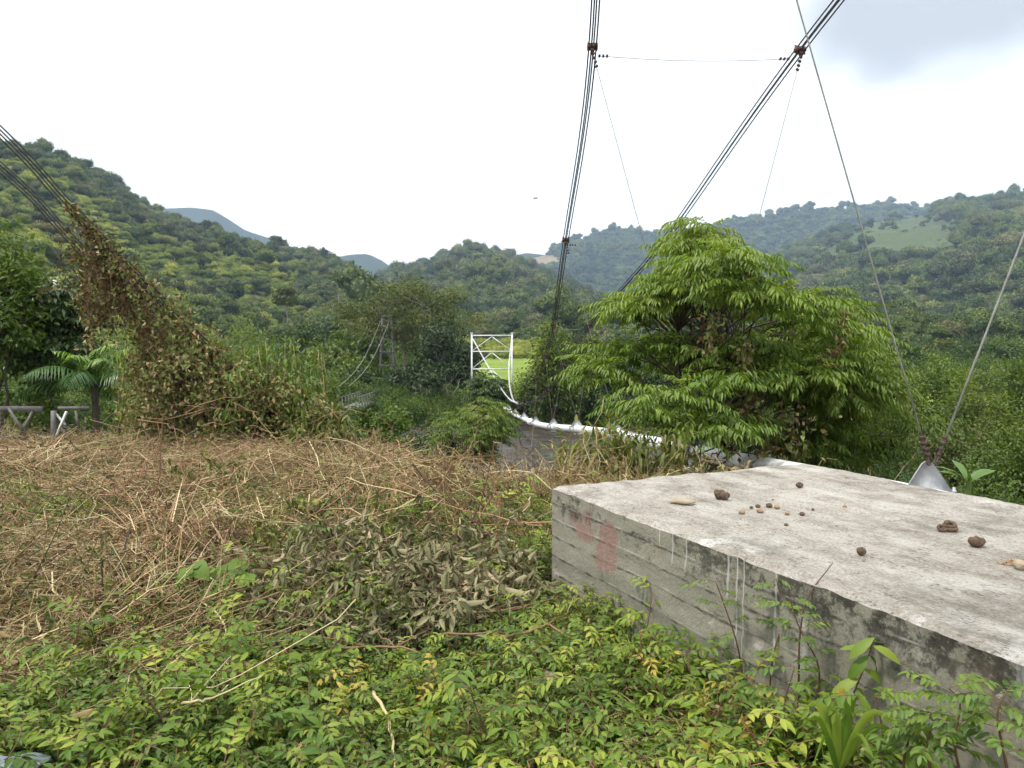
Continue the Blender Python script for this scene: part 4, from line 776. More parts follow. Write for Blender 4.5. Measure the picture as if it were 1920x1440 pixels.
LT = [(95, 520), (140, 530), (165, 570), (180, 605), (150, 625), (160, 660), (110, 690), (60, 690), (25, 660), (30, 610), (10, 570), (50, 540)]
spray_tree('layered_tree', 'slim tree with layered shiny leaves left of the vine-covered cables', LT, 16.5, 1.3, 95, (*P(95, 700, 16.5)[:2], float(ground_z(-10, 16.5))), 47, 'leaf_shiny', Lr=(.32, .5), pairs=5, lL=.20, lW=.07, leader=np.array([0., 0.]), stems=1, hang=.2)

MT = 'trees around the river crossing'
leafy_tree('broadleaf_tree', 'dense broad-leaved tree at the left picture edge above the truss', 'tree', -18, 440, 170, 14.5, 'leaf_mid', 101, nleaf=6200, leaf=.14, bare=.30, lobes=11, lean=-.05)
leafy_tree('broadleaf_shrub', 'low green broad-leaved shrub behind the truss at the left edge', 'shrub', 30, 650, 180, 16.5, 'leaf_mid', 102, nleaf=3200, leaf=.15, bare=.0, lobes=8)
leafy_tree('spreading_tree', 'tall open spreading tree behind the old ladder tower', 'tree', 758, 518, 255, 68, 'leaf_olive', 103, nleaf=19000, leaf=.24, bare=.30, lobes=20, flat=.9, open_=.5, bark='bark_pale', stems=1, group=MT)
leafy_tree('dense_tree', 'dense dark tree leaning over the far bank left of the white tower', 'tree', 828, 606, 150, 60, 'leaf_deep', 104, nleaf=9500, leaf=.28, bare=.12, lobes=13, stems=2, bark='bark_pale', group=MT)
leafy_tree('bank_shrub', 'dark shrub at the water edge below the dense tree', 'shrub', 800, 680, 150, 57, 'leaf_deep', 105, nleaf=4200, leaf=.34, bare=.1, lobes=9, group=MT)
leafy_tree('vine_hung_tree', 'yellowish vine-hung tree right of the grassy field', 'tree', 1042, 608, 95, 50, 'leaf_yellow', 106, nleaf=5200, leaf=.26, bare=.1, lobes=12, group=MT)
leafy_tree('riverside_tree', 'rounded tree on the far bank between the vine-hung tree and the bright tree', 'tree', 1100, 628, 110, 54, 'leaf_olive', 107, nleaf=4500, leaf=.28, bare=.1, lobes=10, group=MT)
leafy_tree('riverside_tree', 'dark low tree under the cable sag right of the white tower', 'tree', 1010, 700, 110, 53, 'leaf_dark', 108, nleaf=4200, leaf=.28, bare=.05, lobes=10, group=MT)
leafy_tree('riverside_tree', 'dark bushy tree on the bank behind the pipeline saddles', 'tree', 1075, 700, 130, 52, 'leaf_dark', 109, nleaf=4200, leaf=.28, bare=.05, lobes=10, group=MT)
leafy_tree('riverside_tree', 'dark tree behind the lower left of the bright tree', 'tree', 1190, 665, 190, 55, 'leaf_dark', 110, nleaf=5200, leaf=.3, bare=.05, lobes=11, group=MT)
leafy_tree('broadleaf_bush', 'rounded broad-leaved bush between the vines and the river', 'bush', 708, 738, 150, 17, 'leaf_mid', 111, nleaf=6500, leaf=.12, bare=.05, lobes=10, stems=3)
leafy_tree('broadleaf_bush', 'low dark bush at the bank edge left of the feathery bush', 'bush', 775, 800, 90, 16, 'leaf_dark', 112, nleaf=2200, leaf=.12, bare=.0, lobes=7, stems=2)
leafy_tree('slender_tree', 'bushy tree behind the sleeved footbridge cables', 'tree', 668, 612, 110, 72, 'leaf_mid', 113, nleaf=4500, leaf=.36, bare=.15, lobes=10, group=MT)
leafy_tree('slender_tree', 'olive tree just left of the footbridge cables', 'tree', 622, 640, 110, 66, 'leaf_olive', 114, nleaf=4200, leaf=.36, bare=.1, lobes=10, group=MT)
leafy_tree('slender_tree', 'dark tree behind the top of the green bush beside the vines', 'tree', 570, 608, 100, 80, 'leaf_dark', 115, nleaf=4200, leaf=.4, bare=.15, lobes=9, group=MT)
leafy_tree('slender_tree', 'green tree low behind the footbridge deck', 'tree', 690, 690, 120, 60, 'leaf_dark', 116, nleaf=3800, leaf=.32, bare=.05, lobes=9, group=MT)
leafy_tree('pale_trunk_tree', 'umbrella-shaped tree with pale forked trunk on the left hillside', 'tree', 540, 534, 56, 150, 'leaf_olive', 117, nleaf=3200, leaf=.6, bare=.35, lobes=8, flat=.8, open_=.3, bark='bark_pale', zb=float(P(540, 606, 150)[2]))
for px, top, w, d, zpy, mat, lab in ((615, 466, 30, 560, 508, 'leaf_dark', 'lone tree standing out on the skyline near the pale far mountain'), (522, 446, 34, 560, 486, 'leaf_olive', 'thin flat-topped tree breaking the ridge line of the left hill'), (398, 416, 30, 480, 446, 'leaf_dark', 'round dark tree on the ridge below the far blue mountain'), (70, 388, 32, 260, 436, 'leaf_dark', 'dark rounded tree alone in light scrub behind the left cables'), (1885, 366, 26, 1000, 392, 'leaf_dark', 'flat-topped tree on the skyline above the right hillside')):
    leafy_tree('ridge_tree', lab, 'tree', px, top, w, d, mat, 300+px, zb=float(P(px, zpy, d)[2]), nleaf=1100, leaf=5.5/FPX*d, bare=.3, lobes=7, open_=.4 if 'thin' in lab else .1, flat=.6 if 'flat' in lab else 1, group='trees standing out on the hills')
for px, top, w, d, mat, lab, nl in ((1655, 690, 130, 24, 'leaf_yellow', 'yellow-green tree just right of the feathery tree', 5200), (1745, 672, 150, 30, 'leaf_mid', 'rounded green tree behind the near hanger cable', 5600), (1830, 668, 150, 27, 'leaf_yellow', 'tree with orange-tinged shoots right of the hanger cable', 5600), (1925, 672, 150, 30, 'leaf_mid', 'green tree cut by the right picture edge', 5200), (1700, 760, 130, 18, 'leaf_dark', 'dark bush behind the hanger plate', 4600), (1800, 752, 170, 20, 'leaf_olive', 'olive bush in the middle of the right thicket', 5600), (1905, 770, 150, 17, 'leaf_mid', 'leafy bush low at the right picture edge', 5200), (1860, 852, 120, 12.5, 'leaf_mid', 'small bush right behind the pipe at the right edge', 3600), (1640, 815, 120, 14, 'leaf_dark', 'dark bush below the feathery tree behind the block', 3600)):
    leafy_tree('thicket_tree', lab, 'tree' if 'tree' in lab.split(' with')[0] and 'bush' not in lab else 'bush', px, top, w, d, mat, 400+px, nleaf=int(nl*1.7), leaf=max(.075, .0055*d), bare=.02, lobes=12, stems=2, group='thicket right of the block', upn=.9)
for px, top, w, d, mat, lab in ((1690, 650, 120, 85, 'leaf_dark', 'dark spreading tree behind the yellow-green tree'), (1765, 640, 110, 110, 'leaf_olive', 'olive tree in the valley left of the hanger cable'), (1850, 648, 130, 95, 'leaf_dark', 'dark valley tree right of the hanger cable'), (1620, 640, 110, 120, 'leaf_dark', 'valley tree half hidden behind the feathery tree'), (1925, 655, 110, 100, 'leaf_mid', 'valley tree at the far right edge')):
    leafy_tree('valley_tree', lab, 'tree', px, top, w, d, mat, 500+px, nleaf=4200, leaf=.0052*d, bare=.1, lobes=12, flat=.9, group='trees on the valley floor')

def bare_tree(name, label, px, top, base, wpx, d, seed):
    rng = np.random.default_rng(seed); b = P(px, base, d); H = P(px, top, d)[2]-b[2]; root = empty(name, tuple(b)); tr = MB(); tw = MB(); rx = wpx/2/FPX*d
    p = limb(tr, (0, 0, -.3), (rx*.2, 0, H*.55), .12, .07, rng, 6, .15)
    for k in range(9):
        e = np.array([rng.uniform(-1, 1)*rx, rng.uniform(-.6, .6)*rx, H*rng.uniform(.5, 1)]); q = limb(tr, p[rng.integers(1, 6)], e, .05, .015, rng, 6, .15, sides=5)
        for j in range(7): limb(tw, q[rng.integers(2, 6)], e+rng.normal(0, .3, 3)*rx, .014, .005, rng, 4, .2, sides=3)
    tr.build('trunk', MATS['bark_pale'], root, True); tw.build('twigs', MATS['bark_pale'], root); tag(root, label, 'tree')
bare_tree('bare_tree', 'leafless pale twisted tree at the far water edge', 825, 712, 790, 95, 55, 5)
def snag(px, top, base, d, lab, w=5):
    b = P(px, base, d); H = P(px, top, d)[2]-b[2]; rng = np.random.default_rng(int(px)); mb = MB(); limb(mb, (0, 0, -1), (.02*H, 0, H), w/2/FPX*d, w/4/FPX*d, rng, 6, .03)
    for k in range(3): limb(mb, (.015*H, 0, H*(.7+.1*k)), ((-1)**k*H*.1, 0, H*(.85+.07*k)), w/5/FPX*d, w/12/FPX*d, rng, 3, sides=4)
    tag(mb.build('dead_tree', MATS['bark_pale'], smooth=True), lab, 'dead tree', 'pale dead trunks')
    o = [q for q in bpy.data.objects if q.name.startswith('dead_tree') and q.get('label') == lab][0]; o.location = b
for px, t, b, d, lab in ((635, 552, 600, 200, 'pale dead trunk on the left hillside above the footbridge cables'), (642, 556, 590, 205, 'thinner pale dead trunk right beside the first on the left hillside'), (1678, 582, 612, 420, 'pale dead trunk low on the right hillside'), (1743, 570, 592, 460, 'pale dead trunk right of centre on the right hillside'), (899, 588, 612, 420, 'pale dead trunk at the foot of the middle hill above the white tower')): snag(px, t, b, d, lab, 3)

# palm
def make_palm():
    d = 15; c = P(178, 770, d); c[2] = -.12; root = empty('palm', tuple(c)); rng = np.random.default_rng(4)
    mb = MB(); mb.tube(spline([(0, 0, -.2), (.02, 0, .35), (0, 0, .8)], 8), np.linspace(.085, .06, 8), 9); mb.build('trunk', MATS['bark'], root, True)
    for k in range(21):
        a = k*2.4+rng.normal(0, .2); e = [1.35, 1.15, .95, .75, .5][k % 5]+rng.normal(0, .1); Lr = rng.uniform(1.35, 1.8)*(.8 if k % 5 == 0 else 1); n = 26; h = np.array([math.cos(a), math.sin(a), 0]); p = np.array([0, 0, .8]); pts = [p]
        for q in range(n): an = e-1.65*((q+1)/n)**1.35; p = p+(math.cos(an)*h+np.array([0, 0, math.sin(an)]))*Lr/n; pts.append(p)
        pts = np.array(pts); mb = MB(); mb.tube(pts[::3], np.linspace(.016, .004, len(pts[::3])), 4, .6, 0); t = norm(np.gradient(pts, axis=0)); s = norm(np.cross(t, (0, 0, 1.)))
        for sg in (-1, 1):
            i = np.arange(4, n+1); l = .46*np.sin(np.pi*np.clip((i/n)*.9+.12, 0, 1)); dr = norm(t[i]*.7+s[i]*sg*.8+np.array([0, 0, .12])+rng.normal(0, .06, (len(i), 3)))
            mb.blades(pts[i], dr, np.tile([0, 0, 1.], (len(i), 1)), l, .035, np.clip(rng.normal(.85 if k % 5 == 0 else .4, .1, len(i)), 0, 1), 0, .15, .75, (.5, 1, .9, .6, 0))
        mb.build('frond', MATS['leaf_palm'], root)
    tag(root, 'dark glossy palm with arching fronds beside the truss', 'palm')
make_palm()
# bamboo-like clump right of the vines
def make_clump(name, label, cat, pxs, tops, d, seed, mat):
    rng = np.random.default_rng(seed); c = P(np.mean(pxs), 810, d); c[2] = float(ground_z(c[0], d))-.1; root = empty(name, tuple(c)); cr = MB(); st = MB()
    for px, tp in zip(pxs, tops):
        b = P(px+rng.normal()*6, 810, d+rng.normal()*.3)-c; b[2] = 0; t = P(px, tp, d+rng.normal()*.4)-c; ln = limb(st, b, t, .014, .005, rng, 8, .08, .6, sides=5)
        k = 60; i = rng.integers(3, 8, k); pos = ln[i]+rng.normal(0, .10, (k, 3)); cr.blades(pos, norm(rng.normal(size=(k, 3))+np.array([0, 0, -.1])), np.tile([0, 0, 1.], (k, 1)), rng.uniform(.13, .24, k), .035, np.clip(rng.normal(.62, .16, k), 0, 1), 0, .1, .5)
    cr.build('foliage', MATS[mat], root); st.build('stems', MATS['straw'], root); tag(root, label, cat)
rr = np.random.default_rng(3)
make_clump('cane_clump', 'light green cane clump rising right of the vine-covered cables', 'canes', rr.uniform(430, 610, 44), rr.uniform(632, 780, 44), 12.5, 6, 'leaf_mid')
make_clump('cane_clump', 'thin yellow-green canes behind the upper vine curtain', 'canes', rr.uniform(215, 270, 9), rr.uniform(585, 690, 9), 14.2, 8, 'leaf_weed')

# ------------------------------------------------------------------ old cables smothered in dead vines
ANCH = P(600, 815, 12.2); ANCH[2] = float(ground_z(ANCH[0], 12.2))
UPC = [P(-420, -140, 10.2), P(0, 246, 11.2), P(130, 385, 11.6), P(300, 560, 12.0), P(440, 700, 12.2), ANCH]
LOC = [P(-420, -30, 11.2), P(0, 312, 12.0), P(120, 432, 12.3), P(270, 600, 12.6), P(400, 740, 12.8), P(470, 815, 12.9)]
for pts, lab in ((UPC, 'upper bundle of dark old cables coming from the upper left into the vines'), (LOC, 'lower bundle of dark old cables at the left edge entering the vines')):
    r = empty('old_cable', tuple(pts[-1])); ln = spline(pts, 50); t = norm(np.gradient(ln, axis=0)); u = norm(np.cross(t, (0, 0, 1.))); w = np.cross(u, t)
    for a, b in ((0, -.075), (.02, -.03), (-.02, .015), (.01, .06)):
        mb = MB(); mb.tube(ln+u*a+w*b-np.asarray(pts[-1]), .0125, 6); mb.build('strand', MATS['cable_steel'], r, True)
    tag(r, lab, 'cable', 'old cables at the left')
def make_vines():
    rng = np.random.default_rng(12); root = empty('dead_vines', tuple(ANCH)); lf = MB(); st = MB(); u = spline(UPC[2:], 60); lo = spline(LOC[2:], 60)
    def put(c, sp, n, tone):
        pos = c+rng.normal(size=(n, 3))*sp; lf.leaves(pos-ANCH, norm(rng.normal(size=(n, 3))+np.array([0, 0, -.9])), rv(rng, n)+np.array([0, -.3, .3]), rng.uniform(.05, .105, n), rng.uniform(.03, .06, n), np.clip(rng.normal(tone, .24, n), 0, 1), bend=.3)
    for i in range(60):
        q = i/59; th = .045+.085*min(1, q*2.0)
        put(u[i], np.array([th*1.1, th*2, th]), int(18+48*q), .42); put(lo[i], np.array([th, th*1.6, th*.8]), int(8+34*q), .45)
    # hanging curtain between cables and ground
    for k in range(360):
        q = rng.random()**.85; i = int(q*59); a = u[i] if rng.random() < .6 else lo[i]; g = float(ground_z(a[0], a[1])); full = a[2]-g
        L_ = full*rng.uniform(.6, 1.0) if q > .26 else full*rng.uniform(.15, .38)+.2*q
        e = a+np.array([rng.normal()*.3, rng.uniform(-.35, .7), -L_]); m = max(5, int(L_/.10)); s = np.linspace(0, 1, m)[:, None]; ln = a+(e-a)*s+rng.normal(0, .04, (m, 3)).cumsum(0)*.45; st.tube(ln[::2]-ANCH, .004, 3, rng.uniform(.1, .6), 0, False)
        tone = rng.choice([.28, .5, .62, .95], p=[.2, .35, .3, .15]) if q > .3 else rng.choice([.1, .2, .8], p=[.45, .35, .2])
        for c in ln:
            if rng.random() < .75: put(c, np.array([.055, .07, .05]), rng.integers(2, 6), tone)
    # swags of dry vine looping below the upper end
    for pl in ([(150, 470), (160, 560), (195, 598)], [(195, 598), (205, 540), (215, 480)], [(215, 480), (235, 560), (260, 620)], [(178, 450), (205, 520), (240, 585)]):
        ln = spline([P(a, b, 11.9) for a, b in pl], 16); st.tube(ln-ANCH, .006, 4, .3, 0, False)
        for c in ln: put(c, np.array([.05, .06, .05]), 12, .16)
    # the heap over the anchor
    for k in range(210):
        px = rng.uniform(255, 640); py = rng.uniform(np.interp(px, [250, 330, 430, 520, 600, 650], [640, 650, 690, 700, 760, 800]), 835); put(P(px, py, rng.uniform(11.7, 12.9)), np.array([.12, .16, .12]), 62, rng.choice([.3, .45, .55, .6, .66]))
    for k in range(26):
        a = P(rng.uniform(250, 640), rng.uniform(760, 830), rng.uniform(11.2, 12.2)); b = a+np.array([rng.normal()*.7, rng.normal()*.2, rng.uniform(-.1, .5)]); limb(st, a-ANCH, b-ANCH, .008, .004, rng, 5, .12, .8, 0, 4)
    lf.build('leaves', MATS['leaf_vine'], root); st.build('stems', MATS['twig'], root); tag(root, 'thick curtain of dead brown vines smothering the old cables', 'vines')
make_vines()
def tree_vines():
    rng = np.random.default_rng(22); root = empty('dead_vines', tuple(P(1450, 860, 9))); O = P(1450, 860, 9); lf = MB(); st = MB()
    for pl, w in (([(1590, 578), (1575, 640), (1545, 680)], .035), ([(1400, 640), (1395, 700), (1400, 790)], .06), ([(1440, 780), (1430, 830), (1440, 870)], .12), ([(1330, 590), (1335, 620), (1330, 660)], .07), ([(1480, 770), (1490, 820), (1500, 865)], .12), ([(1395, 505), (1400, 530), (1395, 560)], .06), ([(1360, 860), (1380, 800), (1420, 740)], .1), ([(1250, 840), (1262, 860), (1270, 880)], .08)):
        ln = spline([P(a, b, 8.6) for a, b in pl], 14)-O; st.tube(ln, .006, 4, .3, 0, False)
        for c in ln:
            n = 8; lf.leaves(c+rng.normal(0, w, (n, 3)), norm(rng.normal(size=(n, 3))+np.array([0, 0, -.9])), rv(rng, n), rng.uniform(.05, .11, n), rng.uniform(.03, .06, n), np.clip(rng.normal(.35, .25, n), 0, 1))
    lf.build('leaves', MATS['leaf_vine'], root); st.build('stems', MATS['twig'], root); tag(root, 'withered brown vine strands hanging in the bright feathery tree', 'vines')
tree_vines()

rr = np.random.default_rng(9)
make_clump('dry_weed_clump', 'drooping yellowish weeds at the bank edge in front of the pipe', 'weeds', rr.uniform(1055, 1160, 16), rr.uniform(795, 850, 16), 8.3, 16, 'leaf_yellow')
make_clump('dry_weed_clump', 'green and brown weeds at the bank edge just left of the block corner', 'weeds', rr.uniform(1160, 1290, 16), rr.uniform(815, 860, 16), 7.9, 18, 'leaf_olive')
make_clump('dry_weed_clump', 'olive weeds heaped at the right foot of the vine-covered cables', 'weeds', rr.uniform(560, 660, 18), rr.uniform(745, 815, 18), 11.9, 19, 'leaf_olive')
# banana plant in the right thicket
def make_banana():
    d = 11.5; c = P(1815, 905, d); root = empty('banana_plant', tuple(c)); rng = np.random.default_rng(2); mb = MB(); mb.tube([(0, 0, -.8), (0, 0, -.2), (0.02, 0, .1)], [.06, .05, .03], 8); mb.build('stem', MATS['leaf_mid'], root, True)
    for k, (a, l) in enumerate(((2.4, .55), (1.6, .5), (.6, .5), (3.3, .5), (4.6, .45), (5.6, .45))):
        mb = MB(); mb.blades(np.zeros((1, 3)), np.array([[math.cos(a), math.sin(a)*.5, 1.0]]), np.array([[-math.cos(a), -.3, .6]]), l, .13, .7, 0, .12, .45, (.1, .8, 1, .8, .1)); mb.build('leaf', MATS['leaf_palm'], root)
    tag(root, 'small banana plant with broad upright leaves behind the block at the right', 'plant')
make_banana()

# ------------------------------------------------------------------ valley and bank vegetation (masses)
def shrub_proto(seed, mat, n=1500, leaf=.11):
    rng = np.random.default_rng(seed); mb = MB(); cc = rv(rng, 26)*rng.uniform(.4, .95, (26, 1))*np.array([1, 1, .6])+np.array([0, 0, .5]); k = rng.integers(0, 26, n); pos = cc[k]+rng.normal(0, .13, (n, 3)); o = norm(pos-np.array([0, 0, .4]))
    mb.leaves(pos, norm(o*.6+rng.normal(size=(n, 3))*.7), norm(np.array([0, 0, .8])+o*.4+rng.normal(size=(n, 3))*.4), leaf*rng.uniform(.7, 1.3, n), leaf*.5, np.clip(.45+rng.normal(0, .13, 26)[k]+rng.normal(0, .14, n), 0, 1))
    for q in cc[:10]: limb(mb, (0, 0, 0), q, .012, .004, rng, 4, .1, .2, 1, 4)
    return mb.build(f'shrub_{mat}_{seed}', [MATS[mat], MATS['bark']], link=False)
SHRUB = proto_coll('shrub_protos', [shrub_proto(1, 'leaf_mid', 2600, .085), shrub_proto(2, 'leaf_dark', 2600, .085), shrub_proto(3, 'leaf_olive', 2600, .08), shrub_proto(4, 'leaf_mid', 2800, .07)])
def field_scatter(name, label, x, y, size, seed, coll, kinds, tmean=0., sink=.1, zs=1.):
    rng = np.random.default_rng(seed); n = len(x); z = ground_z(x, y); s = size*np.exp(rng.normal(0, .3, n)); rot = np.zeros((n, 3)); rot[:, 2] = rng.uniform(0, 6.28, n)
    scatter(name, label, np.column_stack([x, y, z-s*sink]), rot, np.column_stack([s, s, s*zs*rng.uniform(.8, 1.25, n)]), rng.choice(kinds, n), np.clip(rng.normal(tmean, .2, n), -.5, .8), coll)
def valley():
    rng = np.random.default_rng(77); n = 5200; y = rng.uniform(150, 430, n); px = rng.uniform(-200, 2150, n); x = (px-960)/FPX*y
    fieldwin = (px > 845+.05*np.clip(y-80, 0, 200)) & (px < 1045) & (y < 215); keep = ~fieldwin & (rng.random(n) < np.clip(y/260, .25, 1)*.9)
    field_scatter('valley_forest', 'trees massed on the valley floor in front of the hills', x[keep], y[keep], 3.0, 78, FOREST, [0, 1, 2, 3, 4, 9, 10, 11], .0)
    n = 1500; y = rng.uniform(62, 155, n); px = rng.uniform(-200, 2150, n); x = (px-960)/FPX*y; k = ~((px > 850) & (px < 1040)) & (rng.random(n) < np.clip(y/150, .4, 1))
    field_scatter('valley_thicket', 'bushes and small trees on the valley floor beyond the river', x[k], y[k], 2.1, 84, SHRUB, [0, 1, 2, 1], .0)
    n = 900; y = rng.uniform(140, 215, n); px = rng.uniform(850, 1060, n); x = (px-960)/FPX*y; field_scatter('field_crop', 'tall leafy crop growing at the back of the grassy field', x, y, 1.0, 79, SCRUB, [0, 1, 2], .25, .1, 1.5)
    n = 420; y = rng.uniform(12.5, 30, n); x = rng.uniform(-26, 2.5, n); k = (y > edge_y(x)+1.5) & ~((np.abs(x/y-.015) < .075) & (y > 14)) & ((x < -2.6*y/12) | (y > 15) )
    field_scatter('bank_undergrowth', 'leafy undergrowth on the slope down to the river', x[k], y[k], .75, 80, SHRUB, [0, 1, 2, 3], 0.)
    n = 520; y = rng.uniform(8.5, 44, n); px = rng.uniform(1330, 2200, n); x = (px-960)/FPX*y; k = x > 4.2
    field_scatter('thicket_undergrowth', 'leafy undergrowth filling the right thicket', x[k], y[k], .95, 81, SHRUB, [0, 1, 2, 3], .0)
    n = 420; y = rng.uniform(50.5, 58, n); px = np.concatenate([rng.uniform(-100, 870, 260), rng.uniform(985, 1500, 160)]); x = (px-960)/FPX*y
    field_scatter('far_bank_undergrowth', 'dark undergrowth along the far river bank', x, y, 1.25, 82, SHRUB, [1, 2, 1], -.1)
    n = 1500; y = rng.uniform(17, 75, n); px = rng.uniform(-250, 640, n); x = (px-960)/FPX*y; k = (y < 27) | (y > 58)
    field_scatter('left_undergrowth', 'leafy undergrowth at the foot of the left hillside', x[k], y[k], 1.3, 83, SHRUB, [0, 1, 2, 1], -.05)
valley()
# ------------------------------------------------------------------ near ground cover
def weed_senna(seed, mat, h=.24, nl=7, lL=.046, lW=.0165):
    rng = np.random.default_rng(seed); mb = MB(); top = np.array([rng.normal()*.05, rng.normal()*.05, h]); st = spline([(0, 0, -.03), top*.5+rng.normal(0, .015, 3), top], 7); mb.tube(st, np.linspace(.004, .002, 7), 4, .3, 1)
    i = np.linspace(2, 6, nl).astype(int); a = np.arange(nl)*2.4+rng.uniform(0, 6); O = st[i]; hd = np.column_stack([np.cos(a), np.sin(a), 0*a])
    pinnate(mb, O, hd, rng.uniform(.25, .9, nl), rng.uniform(.5, 1.0, nl), rng.uniform(.10, .16, nl), 4, lL, lW, rng, np.clip(rng.normal(.5, .15, nl)+.2*(i-4)/4, 0, 1), 0, .12, 'hi', 1, .0015)
    return mb, mat
def weed_broad(seed, mat, h=.18, nl=9, lL=.055, lW=.026):
    rng = np.random.default_rng(seed); mb = MB()
    for s in range(3):
        a0 = rng.uniform(0, 6.28); top = np.array([math.cos(a0)*h*.5, math.sin(a0)*h*.5, h*rng.uniform(.7, 1.1)]); st = spline([(0, 0, -.03), top*np.array([.3, .3, .6]), top], 7); mb.tube(st, np.linspace(.004, .002, 7), 4, .35, 1)
        i = np.linspace(2, 6, nl).astype(int); a = np.arange(nl)*math.pi*.5*1.05; d = np.column_stack([np.cos(a), np.sin(a), rng.uniform(.0, .5, nl)]); mb.blades(st[i], d, np.tile([0, 0, 1.], (nl, 1))+.2*rng.normal(size=(nl, 3)), lL*rng.uniform(.6, 1.15, nl), lW*rng.uniform(.7, 1.1, nl), np.clip(rng.normal(.5, .16, nl), 0, 1), 0, .15, .4)
    return mb, mat
def weed_creeper(seed, mat, n=90, R=.22, lL=.032, lW=.02):
    rng = np.random.default_rng(seed); mb = MB()
    for k in range(9):
        a = rng.uniform(0, 6.28); e = np.array([math.cos(a), math.sin(a), 0])*R*rng.uniform(.5, 1.1)+np.array([0, 0, rng.uniform(.03, .15)]); limb(mb, (0, 0, 0), e, .002, .001, rng, 4, .2, .4, 1, 3)
    r = R*np.sqrt(rng.random(n)); a = rng.uniform(0, 6.28, n); pos = np.column_stack([r*np.cos(a), r*np.sin(a), .02+.14*rng.random(n)*(1-(r/R)**2*.5)]); d = np.column_stack([rng.normal(size=(n, 2)), rng.uniform(-.2, .6, n)])
    mb.blades(pos, d, np.tile([0, 0, 1.], (n, 1))+.35*rng.normal(size=(n, 3)), lL*rng.uniform(.6, 1.3, n), lW*rng.uniform(.7, 1.2, n), np.clip(rng.normal(.5, .18, n), 0, 1), 0, .15, .3, ts=(0, .35, .7, 1), prof=(.1, 1, .85, 0))
    return mb, mat
def grass_tuft(seed, mat, n=16, h=.28):
    rng = np.random.default_rng(seed); mb = MB(); a = rng.uniform(0, 6.28, n); d = np.column_stack([np.cos(a)*.5, np.sin(a)*.5, np.ones(n)]); mb.blades(rng.normal(0, .02, (n, 3))*np.array([1, 1, 0]), d, np.column_stack([-np.cos(a), -np.sin(a), .4+0*a]), h*rng.uniform(.6, 1.2, n), .009, np.clip(rng.normal(.5, .2, n), 0, 1), 0, .1, rng.uniform(.2, .6, n), (1, 1, .8, .5, 0))
    return mb, mat
def dry_tangle(seed, n=34, R=.5, mats=('straw', 'leaf_dead'), hz=.2, nleaf=90, thick=.004, lmat_tone=.5, wilt=False):
    rng = np.random.default_rng(seed); mb = MB(); allp = []
    for k in range(n):
        a = rng.uniform(0, 6.28); l = rng.uniform(.35, 1.0)*R*2; c = np.array([*rng.normal(0, R*.35, 2), rng.uniform(.015, hz)*rng.random()]); dv = np.array([math.cos(a), math.sin(a), rng.normal(0, .13)])
        q = np.linspace(-.5, .5, 7)[:, None]; p = c+dv*l*q+rng.normal(0, .02, (7, 3)).cumsum(0)+np.array([0, 0, 1.])*(.10*rng.normal())*(1-4*q*q)*l; p[:, 2] = np.maximum(p[:, 2], .006); mb.tube(p, rng.uniform(.3, 1.0)*thick*np.linspace(1, .5, 7), 3, rng.uniform(0, 1), 0, False); allp.append(p)
        if rng.random() < .5:
            for j in range(3): b = p[rng.integers(2, 7)]; e = b+np.array([*rng.normal(0, .09, 2), rng.normal(.0, .05)]); e[2] = max(e[2], .005); mb.tube(np.array([b, (b+e)/2+rng.normal(0, .01, 3), e]), thick*.35, 3, rng.uniform(.2, 1), 0, False)
    allp = np.concatenate(allp); b = allp[rng.integers(0, len(allp), nleaf)]
    d = rng.normal(size=(nleaf, 3))*np.array([1, 1, .35])+np.array([0, 0, -.45 if not wilt else -1.0]); L_ = rng.uniform(.025, .06, nleaf)*(1.7 if wilt else 1)
    mb.blades(b+np.array([0, 0, .02]), d, rv(rng, nleaf)+np.array([0, 0, .4]), L_, L_*rng.uniform(.14, .4, nleaf), np.clip(rng.normal(lmat_tone, .25, nleaf), 0, 1), 1, .45, rng.uniform(.2, .9, nleaf), ts=(0, .35, .7, 1), prof=(.25, 1, .7, 0))
    return mb, mats
def merge(dst, src, M, off, dlv, matmap):
    base = dst.n; V = np.concatenate(src.v)@M.T+off; dst.v.append(V); dst.n += len(V)
    for k in (3, 4):
        for f, l, m in src.f[k]: dst.f[k].append((f+base, np.clip(l+dlv, 0, 1), np.asarray([matmap[q] for q in m]) if len(set(m.tolist())) > 1 else np.full(len(m), matmap[int(m[0])])))
def rotm(a, b, c):
    ca, sa, cb, sb, cc, sc = math.cos(a), math.sin(a), math.cos(b), math.sin(b), math.cos(c), math.sin(c)
    return np.array([[cc, -sc, 0], [sc, cc, 0], [0, 0, 1]])@np.array([[1, 0, 0], [0, ca, -sa], [0, sa, ca]])@np.array([[cb, 0, sb], [0, 1, 0], [-sb, 0, cb]])
def patch_proto(name, plants, n, R, tilt, smin, smax, seed, zj=0.):
    """a cushion of n plants drawn from (mesh, materials) pairs, real geometry in one mesh"""
    rng = np.random.default_rng(seed); dst = MB(); mats = []
    for k in range(n):
        src, mt = plants[rng.integers(len(plants))]; names = list(mt) if isinstance(mt, tuple) else [mt, 'twig']; mm = {}
        for q, nm in enumerate(names):
            if nm not in mats: mats.append(nm)
            mm[q] = mats.index(nm)
        r = R*math.sqrt((k+.5)/n); a = k*2.39996+rng.normal(0, .3); sc = rng.uniform(smin, smax)
        merge(dst, src, rotm(rng.normal(0, tilt), rng.normal(0, tilt), rng.uniform(0, 6.28))*sc, np.array([r*math.cos(a), r*math.sin(a), rng.uniform(-zj, zj)]), rng.normal(0, .12), mm)
    return dst.build(name, [MATS[q] for q in mats], link=False)
